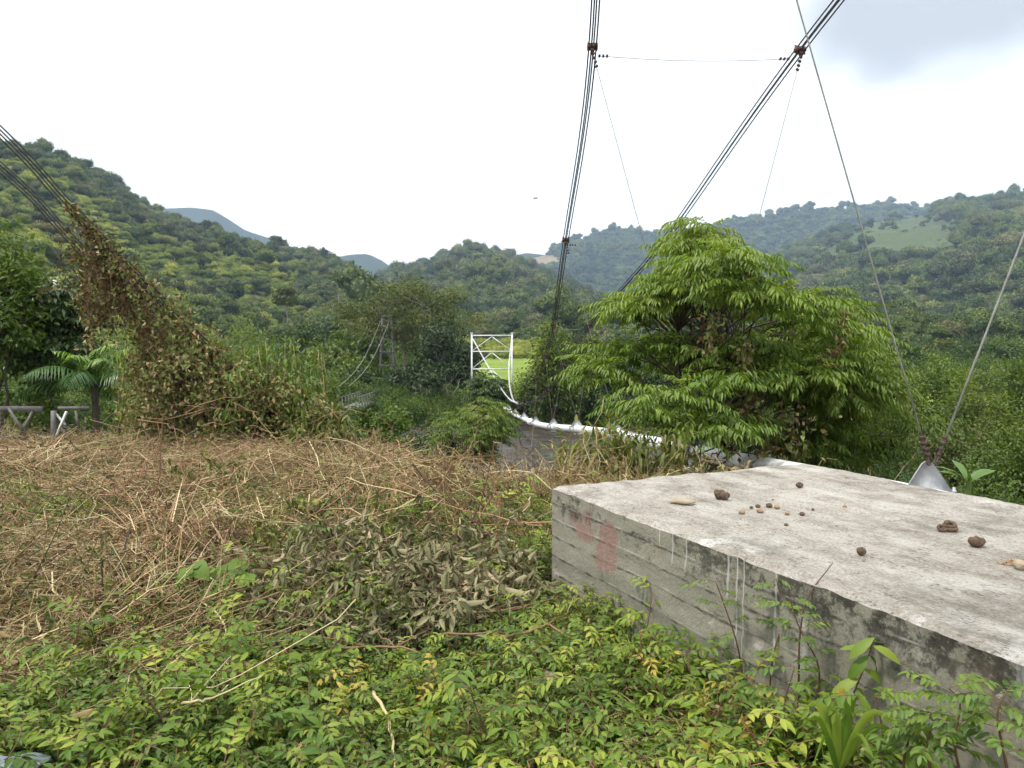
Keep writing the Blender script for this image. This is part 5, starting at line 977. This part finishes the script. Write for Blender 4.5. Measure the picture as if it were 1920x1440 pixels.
W_TALL = [weed_senna(1, 'leaf_weed'), weed_senna(2, 'leaf_weed', .18, 6, .038, .014), weed_senna(3, 'leaf_weed', .30, 8, .052, .018), weed_broad(4, 'leaf_weed'), weed_broad(5, 'leaf_weed_dark', .15, 9, .045, .022), weed_senna(9, 'leaf_weed_dark', .24, 7, .036, .014)]
W_LOW = [weed_creeper(6, 'leaf_weed'), weed_creeper(7, 'leaf_weed_dark'), weed_creeper(8, 'leaf_weed', 120, .25, .026, .017)]
W_YEL = [weed_senna(11, 'leaf_yellowing', .26, 5, .045, .018), weed_broad(12, 'leaf_yellowing', .2, 5, .045, .018)]
W_DRY = [dry_tangle(1), dry_tangle(2, 44, .55), dry_tangle(3, 26, .45, hz=.3, nleaf=160), dry_tangle(4, 30, .5, ('twig', 'leaf_dead'), .22, 120, .006), dry_tangle(5, 40, .6, ('straw', 'leaf_dead'), .12, 60), dry_tangle(6, 18, .4, ('straw', 'leaf_olive'), .28, 190, .004, .6)]
W_WILT = [dry_tangle(21, 12, .25, ('twig', 'leaf_wilted'), .16, 260, .005, .55, True), dry_tangle(22, 12, .25, ('twig', 'leaf_wilted'), .2, 280, .005, .6, True), dry_tangle(23, 12, .3, ('twig', 'leaf_olive'), .26, 240, .005, .55, True)]
W_TUFT = [grass_tuft(1, 'straw', 22, .3), grass_tuft(2, 'leaf_weed', 14, .25), grass_tuft(3, 'straw', 26, .42)]
W_SPRIG = [dry_tangle(31, 7, .16, ('twig', 'leaf_dead'), .16, 14, .003), dry_tangle(32, 6, .14, ('straw', 'leaf_yellowing'), .2, 6, .003)]
G_PATCH = proto_coll('green_patches', [patch_proto(f'g_patch_{k}', W_TALL*4+W_LOW*3+W_TUFT[:1]+W_TUFT[1:2]*2+W_SPRIG, 23, .26, .24, .45, .95, 60+k) for k in range(6)])
L_PATCH = proto_coll('low_patches', [patch_proto(f'l_patch_{k}', W_LOW*2+W_TALL[1:2]+W_TALL[4:], 9, .30, .18, .6, 1.1, 70+k) for k in range(5)])
E_PATCH = proto_coll('edge_patches', [patch_proto(f'e_patch_{k}', W_TALL+W_TUFT, 14, .4, .3, .9, 1.7, 75+k) for k in range(4)])
D_PATCH = proto_coll('dry_patches', [patch_proto(f'd_patch_{k}', W_DRY*2+W_TUFT[:1]+W_TUFT[2:], 13, .70, .28, .6, 1.3, 80+k, .03) for k in range(6)])
T_PATCH = proto_coll('tuft_patches', [patch_proto(f't_patch_{k}', W_TUFT[:1]+W_TUFT[2:]+W_DRY[2:4], 12, .45, .5, .7, 1.4, 90+k) for k in range(4)])
S_PATCH = proto_coll('wilt_patches', [patch_proto(f's_patch_{k}', W_WILT[:2], 8, .26, .3, .7, 1.1, 95+k, .03) for k in range(3)])
O_PATCH = proto_coll('olive_patches', [patch_proto(f'o_patch_{k}', W_WILT[2:]+W_DRY[5:], 5, .32, .4, .7, 1.2, 105+k, .05) for k in range(3)])
YEL = proto_coll('yellow_protos', [patch_proto('y_0', W_YEL[:1], 1, .01, .1, 1, 1, 1), patch_proto('y_1', W_YEL[1:], 1, .01, .1, 1, 1, 1)])
def in_block(x, y, pad=0.):
    q = np.column_stack([x-BA[0], y-BA[1]]); s = q@E1[:2]; t = q@E2[:2]; return (s > -pad) & (t > -pad) & (t < BW+pad)
def cover(name, label, step, fn, smin, smax, seed, coll, nk, tilt=.06, tm=0., ts=.15, yr=(1.2, 15), xr=(-13, 4.5), zoff=0., pad=.03):
    rng = np.random.default_rng(seed); gx = np.arange(xr[0], xr[1], step); gy = np.arange(yr[0], yr[1], step*.87); X, Y = np.meshgrid(gx, gy); X = X+(np.arange(len(gy)) % 2)[:, None]*step*.5
    x = X.ravel()+rng.uniform(-.33, .33, X.size)*step; y = Y.ravel()+rng.uniform(-.33, .33, X.size)*step; px = 960+FPX*x/y
    smin, smax = smin*np.ones(len(x)), smax*np.ones(len(x)); far = np.clip((y-7)/5, 0, 1); k = (np.abs(x) < y*.80+.7) & (rng.random(len(x)) < fn(x, y, px)) & ~in_block(x, y, pad) & ~((x > 2.0) & (y > 1.5) & (y > edge_y(x)+.5)) & ~((px > 930) & (px < 1062) & (y > 7.1)); x, y = x[k], y[k]; m = len(x); s = rng.uniform(smin[k], smax[k])*(1+.28*fnoise(x, y, 1.0, seed+3)); far = far[k]
    rot = np.column_stack([rng.normal(0, tilt, m), rng.normal(0, tilt, m), rng.uniform(0, 6.28, m)])
    scatter(name, label, np.column_stack([x, y, ground_z(x, y)+zoff]), rot, np.column_stack([s, s, s*(1-.4*far)]), rng.integers(0, nk, m), np.clip(rng.normal(tm, ts, m)+.2*fnoise(x, y, .8, seed), -.4, .5), coll)
GF = lambda px: np.interp(px, [0, 250, 600, 850, 1000, 1300], [3.4, 3.65, 3.7, 3.65, 3.9, 3.9])       # far limit of the lush green front
lush = lambda x, y, px: np.clip(ss((GF(px)-y+.35*fnoise(x, y, .7, 4))/.35), 0, 1)
patch = lambda x, y, px: .75*ss((fnoise(x, y, 1.5, 6)+.05)/.3)*ss((y-3.2)/.6)*ss((10.5-y)/3)+.8*ss((x+2.3)/.9)*ss((7.6-y)/.8)*ss((y-3.3)/.5)*(x < .5)*ss((fnoise(x, y, .6, 9)+.25)/.3)
soilgap = lambda x, y: 1-.85*np.exp(-(((x+.12)/.16)**2+((y-3.15)/.28)**2))
cover('green_weeds', 'lush green weeds with feathery leaflets in the foreground', .21, lambda x, y, px: np.clip(lush(x, y, px)*soilgap(x, y), 0, 1), .8, 1.15, 31, G_PATCH, 6, .08, .05, yr=(1.3, 4.6), xr=(-4, 2.4), zoff=-.02, pad=.10)
cover('creeping_weeds', 'small creeping weeds covering the soil between the taller ones', .30, lambda x, y, px: np.clip(.35*lush(x, y, px)+1.5*patch(x, y, px), 0, 1)*soilgap(x, y), .7, 1.2, 32, L_PATCH, 5, .1, .05, yr=(1.6, 10), xr=(-6, 2.4), pad=.12)
cover('scattered_weeds', 'scattered green weeds sprouting between the dry stalks', .42, lambda x, y, px: np.clip(.95*patch(x, y, px)+.10, 0, .8)*(y > 3.6), .7, 1.05, 33, G_PATCH, 6, .12, .05, yr=(3.5, 13), xr=(-10, 1.5), pad=.15, zoff=.09)
def face_strip(x, y, px):
    q = np.column_stack([x-BA[0], y-BA[1]]); a = q@E1[:2]; t = q@E2[:2]; return .9*(t > -.62)*(t < -.10)*(a > .55)*ss((a-.4)/.8)
cover('block_foot_weeds', 'taller weeds crowding the foot of the concrete block', .26, face_strip, 0.8, 1.35, 41, G_PATCH, 6, .12, .05, yr=(1.2, 5), xr=(-.5, 3), pad=.08)
cover('tall_foot_weeds', 'tall weeds overlapping the lower face of the block at the right', .30, lambda x, y, px: face_strip(x, y, px)*(((np.column_stack([x-BA[0], y-BA[1]])@E1[:2]) > 1.5)), 1.3, 1.9, 42, G_PATCH, 6, .14, .05, yr=(1.2, 5), xr=(-.5, 3), pad=.14)
SINGLE = proto_coll('single_weeds', [patch_proto(f'n_{k}', [w], 1, .01, .1, 1, 1, 1) for k, w in enumerate(W_TALL)])
cover('tall_sprigs', 'taller single weeds standing above the foreground carpet', .30, lambda x, y, px: .42*lush(x, y, px)*(y > 1.9), .9, 1.4, 43, SINGLE, 6, .2, .0, yr=(1.9, 5), xr=(-4, 2.4), pad=.10)
cover('yellow_weeds', 'yellowing sprigs among the foreground weeds', .2, lambda x, y, px: .10*lush(x, y, px)*ss((px-500)/200)+.008, .5, .95, 34, YEL, 2, .3, yr=(1.6, 5), zoff=.03)
cover('dry_stalks', 'tangle of cut dry brown stalks and dead leaves on the cleared ground', .48, lambda x, y, px: np.clip(ss((y-GF(px)+.5+.3*fnoise(x, y, .7, 4))/.6)*(1-.93*ss((x+1.9)/.7)*ss((7.4-y)/.8))*(1-.35*ss((fnoise(x, y, 1.3, 6)-.1)/.3)), .06, 1)*(y < edge_y(x)+1.2), .75, 1.2, 35, D_PATCH, 6, .07, .08, .28, yr=(2.4, 15.5), pad=.25)
cover('wilted_branches', 'heap of cut branches with wilted silvery grey leaves', .22, lambda x, y, px: 1.3*np.exp(-(((x+.72)/.62)**4+((y-4.45)/.62)**4)), .8, 1.2, 36, S_PATCH, 3, .12, .0, yr=(3.4, 6), xr=(-2.5, 1), zoff=.08)
cover('wilted_sprigs', 'wilted olive sprigs hanging over the dry stalks', .75, lambda x, y, px: .6*ss((y-GF(px))/.5)*ss((12-y)/3)*ss((-.6-x)/1.), .7, 1.3, 37, O_PATCH, 3, .15, -.05, yr=(3, 13), xr=(-10, 0), zoff=.06)
cover('dry_grass', 'tufts of dry grass along the bank edge', .5, lambda x, y, px: .75*np.exp(-((y-edge_y(x)-.3)/1.3)**2)+.04*(y > 4.5), .8, 1.3, 38, T_PATCH, 4, .12, .05, yr=(4, 15), pad=.35)
cover('edge_weeds', 'green and yellowish weeds along the top of the bank', .5, lambda x, y, px: .75*np.exp(-((y-edge_y(x)-1.2)/1.2)**2), .8, 1.3, 39, E_PATCH, 4, .12, .1, yr=(5, 15), pad=.35)

# ------------------------------------------------------------------ single stalks and sticks
def stalk(label, pl, r, tone, name='cut_stalk', mat='twig', twigs=0, seed=0, cat='stalk', z=.20):
    rng = np.random.default_rng(seed+len(label)); pts = []
    for q in pl:
        zz = q[2] if len(q) > 2 else z; p = PZ(q[0], q[1], zz); p[2] += float(ground_z(p[0], p[1])); pts.append(p)
    O = pts[0].copy(); root = empty(name, tuple(O)) if twigs else None; ln = spline([p-O for p in pts], 14); ln += np.random.default_rng(seed).normal(0, .003, ln.shape); mb = MB(); mb.tube(ln, r*.75*np.linspace(1, .5, 14), 7, tone)
    o = mb.build('stem' if twigs else name, MATS[mat], root, True)
    if twigs:
        for k in range(twigs): m2 = MB(); b = ln[rng.integers(3, 13)]; limb(m2, b, b+np.array([rng.normal()*.16, rng.normal()*.1, rng.uniform(-.03, .1)]), r*.5, r*.2, rng, 4, .12, tone, sides=4); m2.build('side_twig', MATS[mat], root, True)
        o = root
    else: o.location = O
    tag(o, label, cat, 'cut stalks and sticks on the ground')
stalk('long reddish stalk lying level and ending at the left corner of the block', [(820, 1141), (900, 1142), (960, 1138), (1005, 1128), (1034, 1121)], .011, .62, twigs=4, seed=1)
stalk('thin reddish stalk lying below the long one in the wilted leaves', [(830, 1184), (900, 1186), (960, 1184)], .008, .6, seed=2)
stalk('pinkish brown stalk across the front of the wilted silvery leaves', [(632, 1211), (700, 1207), (760, 1213), (800, 1230)], .009, .6, twigs=3, seed=3)
stalk('orange-brown cut stick rising to the foot of the block', [(940, 1195), (1000, 1180), (1068, 1148, .16)], .013, .7, seed=4)
stalk('split orange stick leaning below the block corner', [(1000, 1152), (1030, 1170), (1072, 1196)], .011, .66, seed=5)
stalk('short upright orange stump beside the block corner', [(1022, 1148, .02), (1022, 1120, .16)], .014, .6, seed=6, name='cut_stump', cat='stump')
stalk('thin brown twig standing against the lower left of the block', [(1150, 1222, .02), (1100, 1160, .14), (1056, 1118, .28)], .005, .3, seed=7)
stalk('pale crooked stem arching up among the foreground weeds left of centre', [(220, 1082), (300, 1122, .14), (385, 1133, .2), (420, 1170, .22), (418, 1205, .15), (360, 1262, .1)], .008, .9, seed=8, mat='straw')
stalk('brown branch running right through the wilted sprigs at the left', [(100, 1130), (180, 1158, .12), (250, 1182, .13), (330, 1194, .12), (400, 1197)], .010, .62, twigs=4, seed=9)
stalk('lower brown branch just below the first at the left', [(215, 1190, .12), (260, 1204, .13), (300, 1208, .12), (345, 1213)], .009, .45, twigs=3, seed=10)
stalk('pale branch entering from the left edge above the weeds', [(-20, 1176, .15), (50, 1188, .15), (100, 1201, .14), (155, 1199, .12)], .008, .8, mat='straw', seed=11)
stalk('upper of two straight yellow straws at the left edge', [(-10, 1099), (60, 1094), (112, 1090)], .006, .95, mat='straw', seed=12)
stalk('lower of two straight yellow straws at the left edge', [(-10, 1124), (60, 1108), (140, 1092)], .006, .9, mat='straw', seed=13)
stalk('thick pale stem running toward the camera at bottom centre', [(700, 1298, .2), (728, 1350, .18), (738, 1400, .16), (742, 1450, .14)], .010, .8, mat='straw', seed=14)
stalk('pale forked stick half buried in the bottom left weeds', [(325, 1334, .2), (365, 1330, .22), (400, 1320, .22), (430, 1293, .22)], .008, .9, mat='straw', twigs=2, seed=15)
stalk('dark slender stake standing in the dry ground left of centre', [(372, 912, .0), (372, 880, .22), (373, 850, .42)], .011, .1, seed=16, name='stake', cat='stake')
stalk('dark slender stake standing near the bank edge in the middle', [(862, 925, .0), (868, 900, .2), (873, 872, .38)], .011, .1, seed=17, name='stake', cat='stake')
stalk('dark thin leafless stem standing in the foreground weeds below the block', [(1005, 1395, .05), (1012, 1340, .22), (1048, 1283, .38)], .004, .05, seed=18)
stalk('pale stalk lying on the dry ground below the vines', [(160, 815), (215, 822), (260, 838)], .012, .9, mat='straw', seed=19, twigs=3)
stalk('long thin brown stalk slanting through the dry tangle at left', [(70, 838), (130, 860, .15), (200, 890)], .009, .4, seed=20, twigs=3)
stalk('reddish stalk lying left of the block under the grey cable', [(800, 1000), (900, 985, .12), (1000, 965)], .008, .5, seed=21, twigs=4)
stalk('crossed reddish stalk in the middle of the dry tangle', [(700, 985), (800, 960, .15), (900, 950)], .008, .45, seed=22, twigs=4)
def ground_cable():
    pts = [PZ(px, py, .10) for px, py in ((930, 955), (965, 962), (1000, 970), (1036, 979), (1060, 985))]; O = pts[0]; ln = spline([p-O for p in pts], 50); mb = MB(); t = norm(np.gradient(ln, axis=0)); u = norm(np.cross(t, (0, 0, 1.))); w = np.cross(u, t); q = np.arange(50)*.8
    for k in range(4): mb.tube(ln+(u*np.cos(q+k*1.57)[:, None]+w*np.sin(q+k*1.57)[:, None])*.011, .0095, 6)
    o = mb.build('twisted_cable', MATS['galvanised'], smooth=True); o.location = O; tag(o, 'short grey twisted steel cable on the ground meeting the left side of the block', 'cable')
ground_cable()
def rock(px, py, wpx, label, seed, mat='stone'):
    c = PZ(px, py, .06); w = wpx/FPX*c[1]/2; rng = np.random.default_rng(seed); mb = MB(); V, F = icoblob(rng, (w, w*.8, w*.6), 3, .35); mb.add(V, F); o = mb.build('rock', MATS[mat], smooth=True); o.location = (c[0], c[1], float(ground_z(c[0], c[1]))+.10); tag(o, label, 'rock', 'loose stones in the weeds')
rock(1026, 1292, 62, 'pale pinkish stone half hidden in the weeds in front of the block', 1)
rock(915, 1352, 40, 'small grey stone on the bare soil at bottom centre', 2)
def litter():
    c = PZ(18, 1432, .22); mb = MB(); n = 12; X, Y = np.meshgrid(np.linspace(-.2, .1, n), np.linspace(-.06, .06, 7)); Z = .008*np.sin(X*40)+.006*np.cos(Y*70); V = np.stack([X, Y, Z], -1).reshape(-1, 3); i, j = np.meshgrid(np.arange(6), np.arange(n-1), indexing='ij'); q = (i*n+j).ravel(); f = np.stack([q, q+1, q+n+1, q+n], 1); mb.add(np.concatenate([V, V-np.array([0, 0, .006])]), np.concatenate([f, f[:, ::-1]+len(V)])); o = mb.build('plastic_sheet', MATS['sheet_plastic'], smooth=True); o.location = c; tag(o, 'scrap of bluish white sheet in the bottom left corner', 'plastic sheet')
litter()

# ------------------------------------------------------------------ plants that stand out
def leaf_obj(root, name, mat, pos, d, nr, L_, W, lv, fold=.15, bend=.4, prof=(.06, .72, 1., .74, 0.), ts=(0, .25, .5, .78, 1.)):
    mb = MB(); mb.blades(np.array([pos]), np.array([d], float), np.array([nr], float), L_, W, lv, 0, fold, bend, prof, ts); return mb.build(name, MATS[mat], root)
def heart_plant():
    rng = np.random.default_rng(8); c = PZ(410, 1120, 0.0); root = empty('heart_leaf_plant', tuple(c)); st = MB()
    for k, (px, py, w, lv) in enumerate(((372, 1068, 34, .35), (412, 1075, 34, .3), (445, 1062, 30, .4), (398, 1098, 38, .25), (345, 1075, 26, .45), (430, 1108, 36, .25), (318, 1105, 38, .95), (460, 1085, 28, .4), (385, 1122, 30, .3))):
        p = P(px, py, c[1]-.55+rng.uniform(-.1, .12))-c; a = rng.uniform(-2.6, -.5); L_ = w/FPX*c[1]*1.35; d = np.array([math.cos(a), math.sin(a), -.25]); leaf_obj(root, 'leaf', 'leaf_weed', p-d*L_*.4, d, (rng.normal()*.2, -.35, 1), L_, L_*.85, lv, .1, .3, (.3, .95, .9, .55, 0), (0, .16, .4, .72, 1)); st.tube(spline([(0, -.5, 0), p*np.array([.5, .7, .7]), p-d*L_*.4], 6), .004, 5)
    st.build('stems', MATS['leaf_weed'], root); tag(root, 'low plant with large heart-shaped green leaves on the dry stalks', 'plant')
heart_plant()
def strap_plant():
    c = P(1578, 1470, 2.2); c[2] = float(ground_z(c[0], c[1])); root = empty('strap_leaf_grass', tuple(c)); rng = np.random.default_rng(5)
    base = P(1572, 1450, 2.2)-c
    for k, (px, py, w, lv) in enumerate(((1510, 1325, .030, .75), (1532, 1300, .024, .7), (1612, 1310, .032, .3), (1680, 1352, .026, .8), (1495, 1368, .016, .35), (1700, 1392, .016, .6), (1560, 1360, .026, .7), (1525, 1432, .014, .35), (1640, 1425, .016, .7))):
        t = P(px, py, 2.2+rng.uniform(-.1, .08))-c; mid = base+(t-base)*.5+np.array([0, 0, .10]); ln = spline([base, mid, t], 9); mb = MB(); tt = norm(np.gradient(ln, axis=0)); s = norm(np.cross(tt, np.array([0.15, 1, .1]))); w_ = w*np.array([.6, .9, 1, 1, .95, .85, .65, .4, .02])[:, None]; nn = np.cross(s, tt)
        V = np.stack([ln+s*w_*.5, ln-nn*w_*.18, ln-s*w_*.5], 1).reshape(-1, 3); i = np.arange(8)*3; mb.add(V, np.concatenate([np.stack([i, i+1, i+4, i+3], 1), np.stack([i+1, i+2, i+5, i+4], 1)]), lv); mb.build('blade', MATS['leaf_weed'], root, True)
    tag(root, 'bright green plant with long strap leaves at the foot of the block', 'plant')
strap_plant()
def stem_weed(label, stem, d, leaves, seed, lL, lW, mat='leaf_weed', name='tall_weed', smat='twig', hang=.5):
    rng = np.random.default_rng(seed); ln = spline([P(*q, d) for q in stem], 16); O = ln[0].copy(); O[2] = float(ground_z(O[0], O[1])); root = empty(name, tuple(O)); mb = MB(); mb.tube(np.vstack([[(0, 0, 0)], ln-O]), np.linspace(.0045, .0018, 17), 5, .25); mb.build('stem', MATS[smat], root, True)
    for k in range(leaves):
        i = int(3+12*k/max(1, leaves-1)); a = k*2.3+rng.normal(0, .3); leaf_obj(root, 'leaf', mat, ln[i]-O, (math.cos(a), math.sin(a)*.6, -hang*rng.uniform(.2, 1.5)+.3), (-math.cos(a)*.3, -.5, 1), lL*rng.uniform(.7, 1.2), lW*rng.uniform(.8, 1.15), float(np.clip(rng.normal(.6, .15), 0, 1)), .12, rng.uniform(.2, .5))
    tag(root, label, 'weed', 'tall weeds in front of the block'); return root, ln, O
stem_weed('tall weed with pointed hanging leaves reaching up against the dark stain on the block', [(1560, 1440), (1590, 1330), (1625, 1240), (1640, 1195)], 2.45, 16, 3, .115, .036, hang=.8)
stem_weed('weed with broad pointed leaves right of the strap-leaved plant', [(1690, 1470), (1700, 1400), (1730, 1350), (1765, 1330)], 2.1, 10, 4, .10, .032, hang=.7)
stem_weed('bare curved twig with a pale leafy tip crossing the rim of the block', [(1498, 1260), (1500, 1190), (1515, 1120), (1562, 1055)], 2.75, 0, 5, .05, .02)
def feather_weed(label, stem, d, n, seed, mat='leaf_weed_dark', sc=1.):
    root, ln, O = stem_weed(label, stem, d, 0, seed, .1, .1); rng = np.random.default_rng(seed); mb = MB(); i = np.linspace(4, 15, n).astype(int); a = np.arange(n)*2.2+rng.normal(0, .2, n); pinnate(mb, ln[i]-O, np.column_stack([np.cos(a), np.sin(a)*.7, 0*a]), rng.uniform(.0, .5, n), rng.uniform(.3, .7, n), rng.uniform(.08, .14, n)*sc, 8, .028*sc, .010*sc, rng, np.clip(rng.normal(.55, .15, n), 0, 1), 0, .1, 'hi', 1, .001); mb.build('foliage', [MATS[mat], MATS['twig']], root)
feather_weed('slender weed with feathery leaves standing against the pale middle of the block', [(1400, 1330), (1385, 1220), (1360, 1140), (1342, 1090)], 3.05, 8, 6)
feather_weed('dark-stemmed feathery weed just right of the white drips', [(1440, 1330), (1450, 1230), (1470, 1150), (1455, 1085)], 2.9, 12, 7)
feather_weed('branching feathery weed before the blackened rim of the block', [(1530, 1330), (1535, 1250), (1500, 1180), (1480, 1120)], 2.65, 12, 8)
feather_weed('low feathery weed between the white drips and the pale middle of the block', [(1310, 1330), (1318, 1260), (1300, 1200)], 3.2, 9, 21, 'leaf_weed', 1.2)
feather_weed('feathery weed rising left of the strap-leaved plant', [(1480, 1420), (1470, 1330), (1490, 1250)], 2.55, 11, 22, 'leaf_weed_dark', 1.3)
feather_weed('bushy feathery weed just right of the strap-leaved plant', [(1640, 1450), (1655, 1380), (1640, 1300)], 2.2, 12, 23, 'leaf_weed', 1.3)
feather_weed('feathery weed halfway between the strap-leaved plant and the right edge', [(1745, 1450), (1740, 1390), (1755, 1340)], 2.05, 11, 24, 'leaf_weed_dark', 1.2)
feather_weed('feathery weed near the right picture edge', [(1800, 1450), (1790, 1390), (1800, 1320), (1780, 1290)], 2.0, 12, 9, 'leaf_weed', 1.2)
feather_weed('feathery weed cut by the bottom right corner', [(1890, 1450), (1880, 1400), (1870, 1340), (1885, 1300)], 1.9, 12, 10, 'leaf_weed_dark', 1.2)
feather_weed('feathery sprig low before the left half of the block', [(1225, 1300), (1232, 1230), (1222, 1170)], 3.5, 6, 11, 'leaf_weed')
def yellow_sprig(label, px, py, d, seed, n=16):
    rng = np.random.default_rng(seed); c = P(px, py, d); O = np.array([c[0], c[1], float(ground_z(c[0], c[1]))]); root = empty('yellow_sprig', tuple(O)); mb = MB(); ln = spline([(0, 0, 0), (c-O)*.6+rng.normal(0, .02, 3), c-O+np.array([0, 0, .03])], 10); mb.tube(ln, .002, 4, .5); mb.build('stem', MATS['twig'], root)
    mb = MB(); i = rng.integers(6, 10, n); mb.blades(ln[i]+rng.normal(0, .008, (n, 3)), rng.normal(size=(n, 3))+np.array([0, -.2, .9]), rv(rng, n)+np.array([0, -.5, .5]), rng.uniform(.03, .055, n), rng.uniform(.010, .018, n), np.clip(rng.normal(.35, .25, n), 0, 1)); mb.build('leaves', MATS['leaf_yellowing'], root); tag(root, label, 'sprig', 'yellow sprigs in the weeds')
for px, py, d, lab in ((1318, 1320, 2.7, 'yellow-leaved sprig at the left of the three below the block'), (1395, 1375, 2.5, 'yellow-leaved sprig in the middle below the block'), (1335, 1395, 2.45, 'orange-tinged yellow sprig at the bottom of the three'), (805, 1370, 2.6, 'pale yellow sprig at bottom centre'), (640, 1310, 2.9, 'pale yellow sprig above the thick pale stem')): yellow_sprig(lab, px, py, d, px)
for k, (px, py, d, lab) in enumerate(((1580, 1297, 2.4, 'single orange-yellow leaf on the weed before the block'),)):
    r = empty('orange_leaf', tuple(P(px, py, d))); leaf_obj(r, 'blade', 'leaf_yellowing', (-.022, 0, 0), (1, 0, -.1), (0, -.8, .5), .05, .026, .9); tag(r, lab, 'leaf')
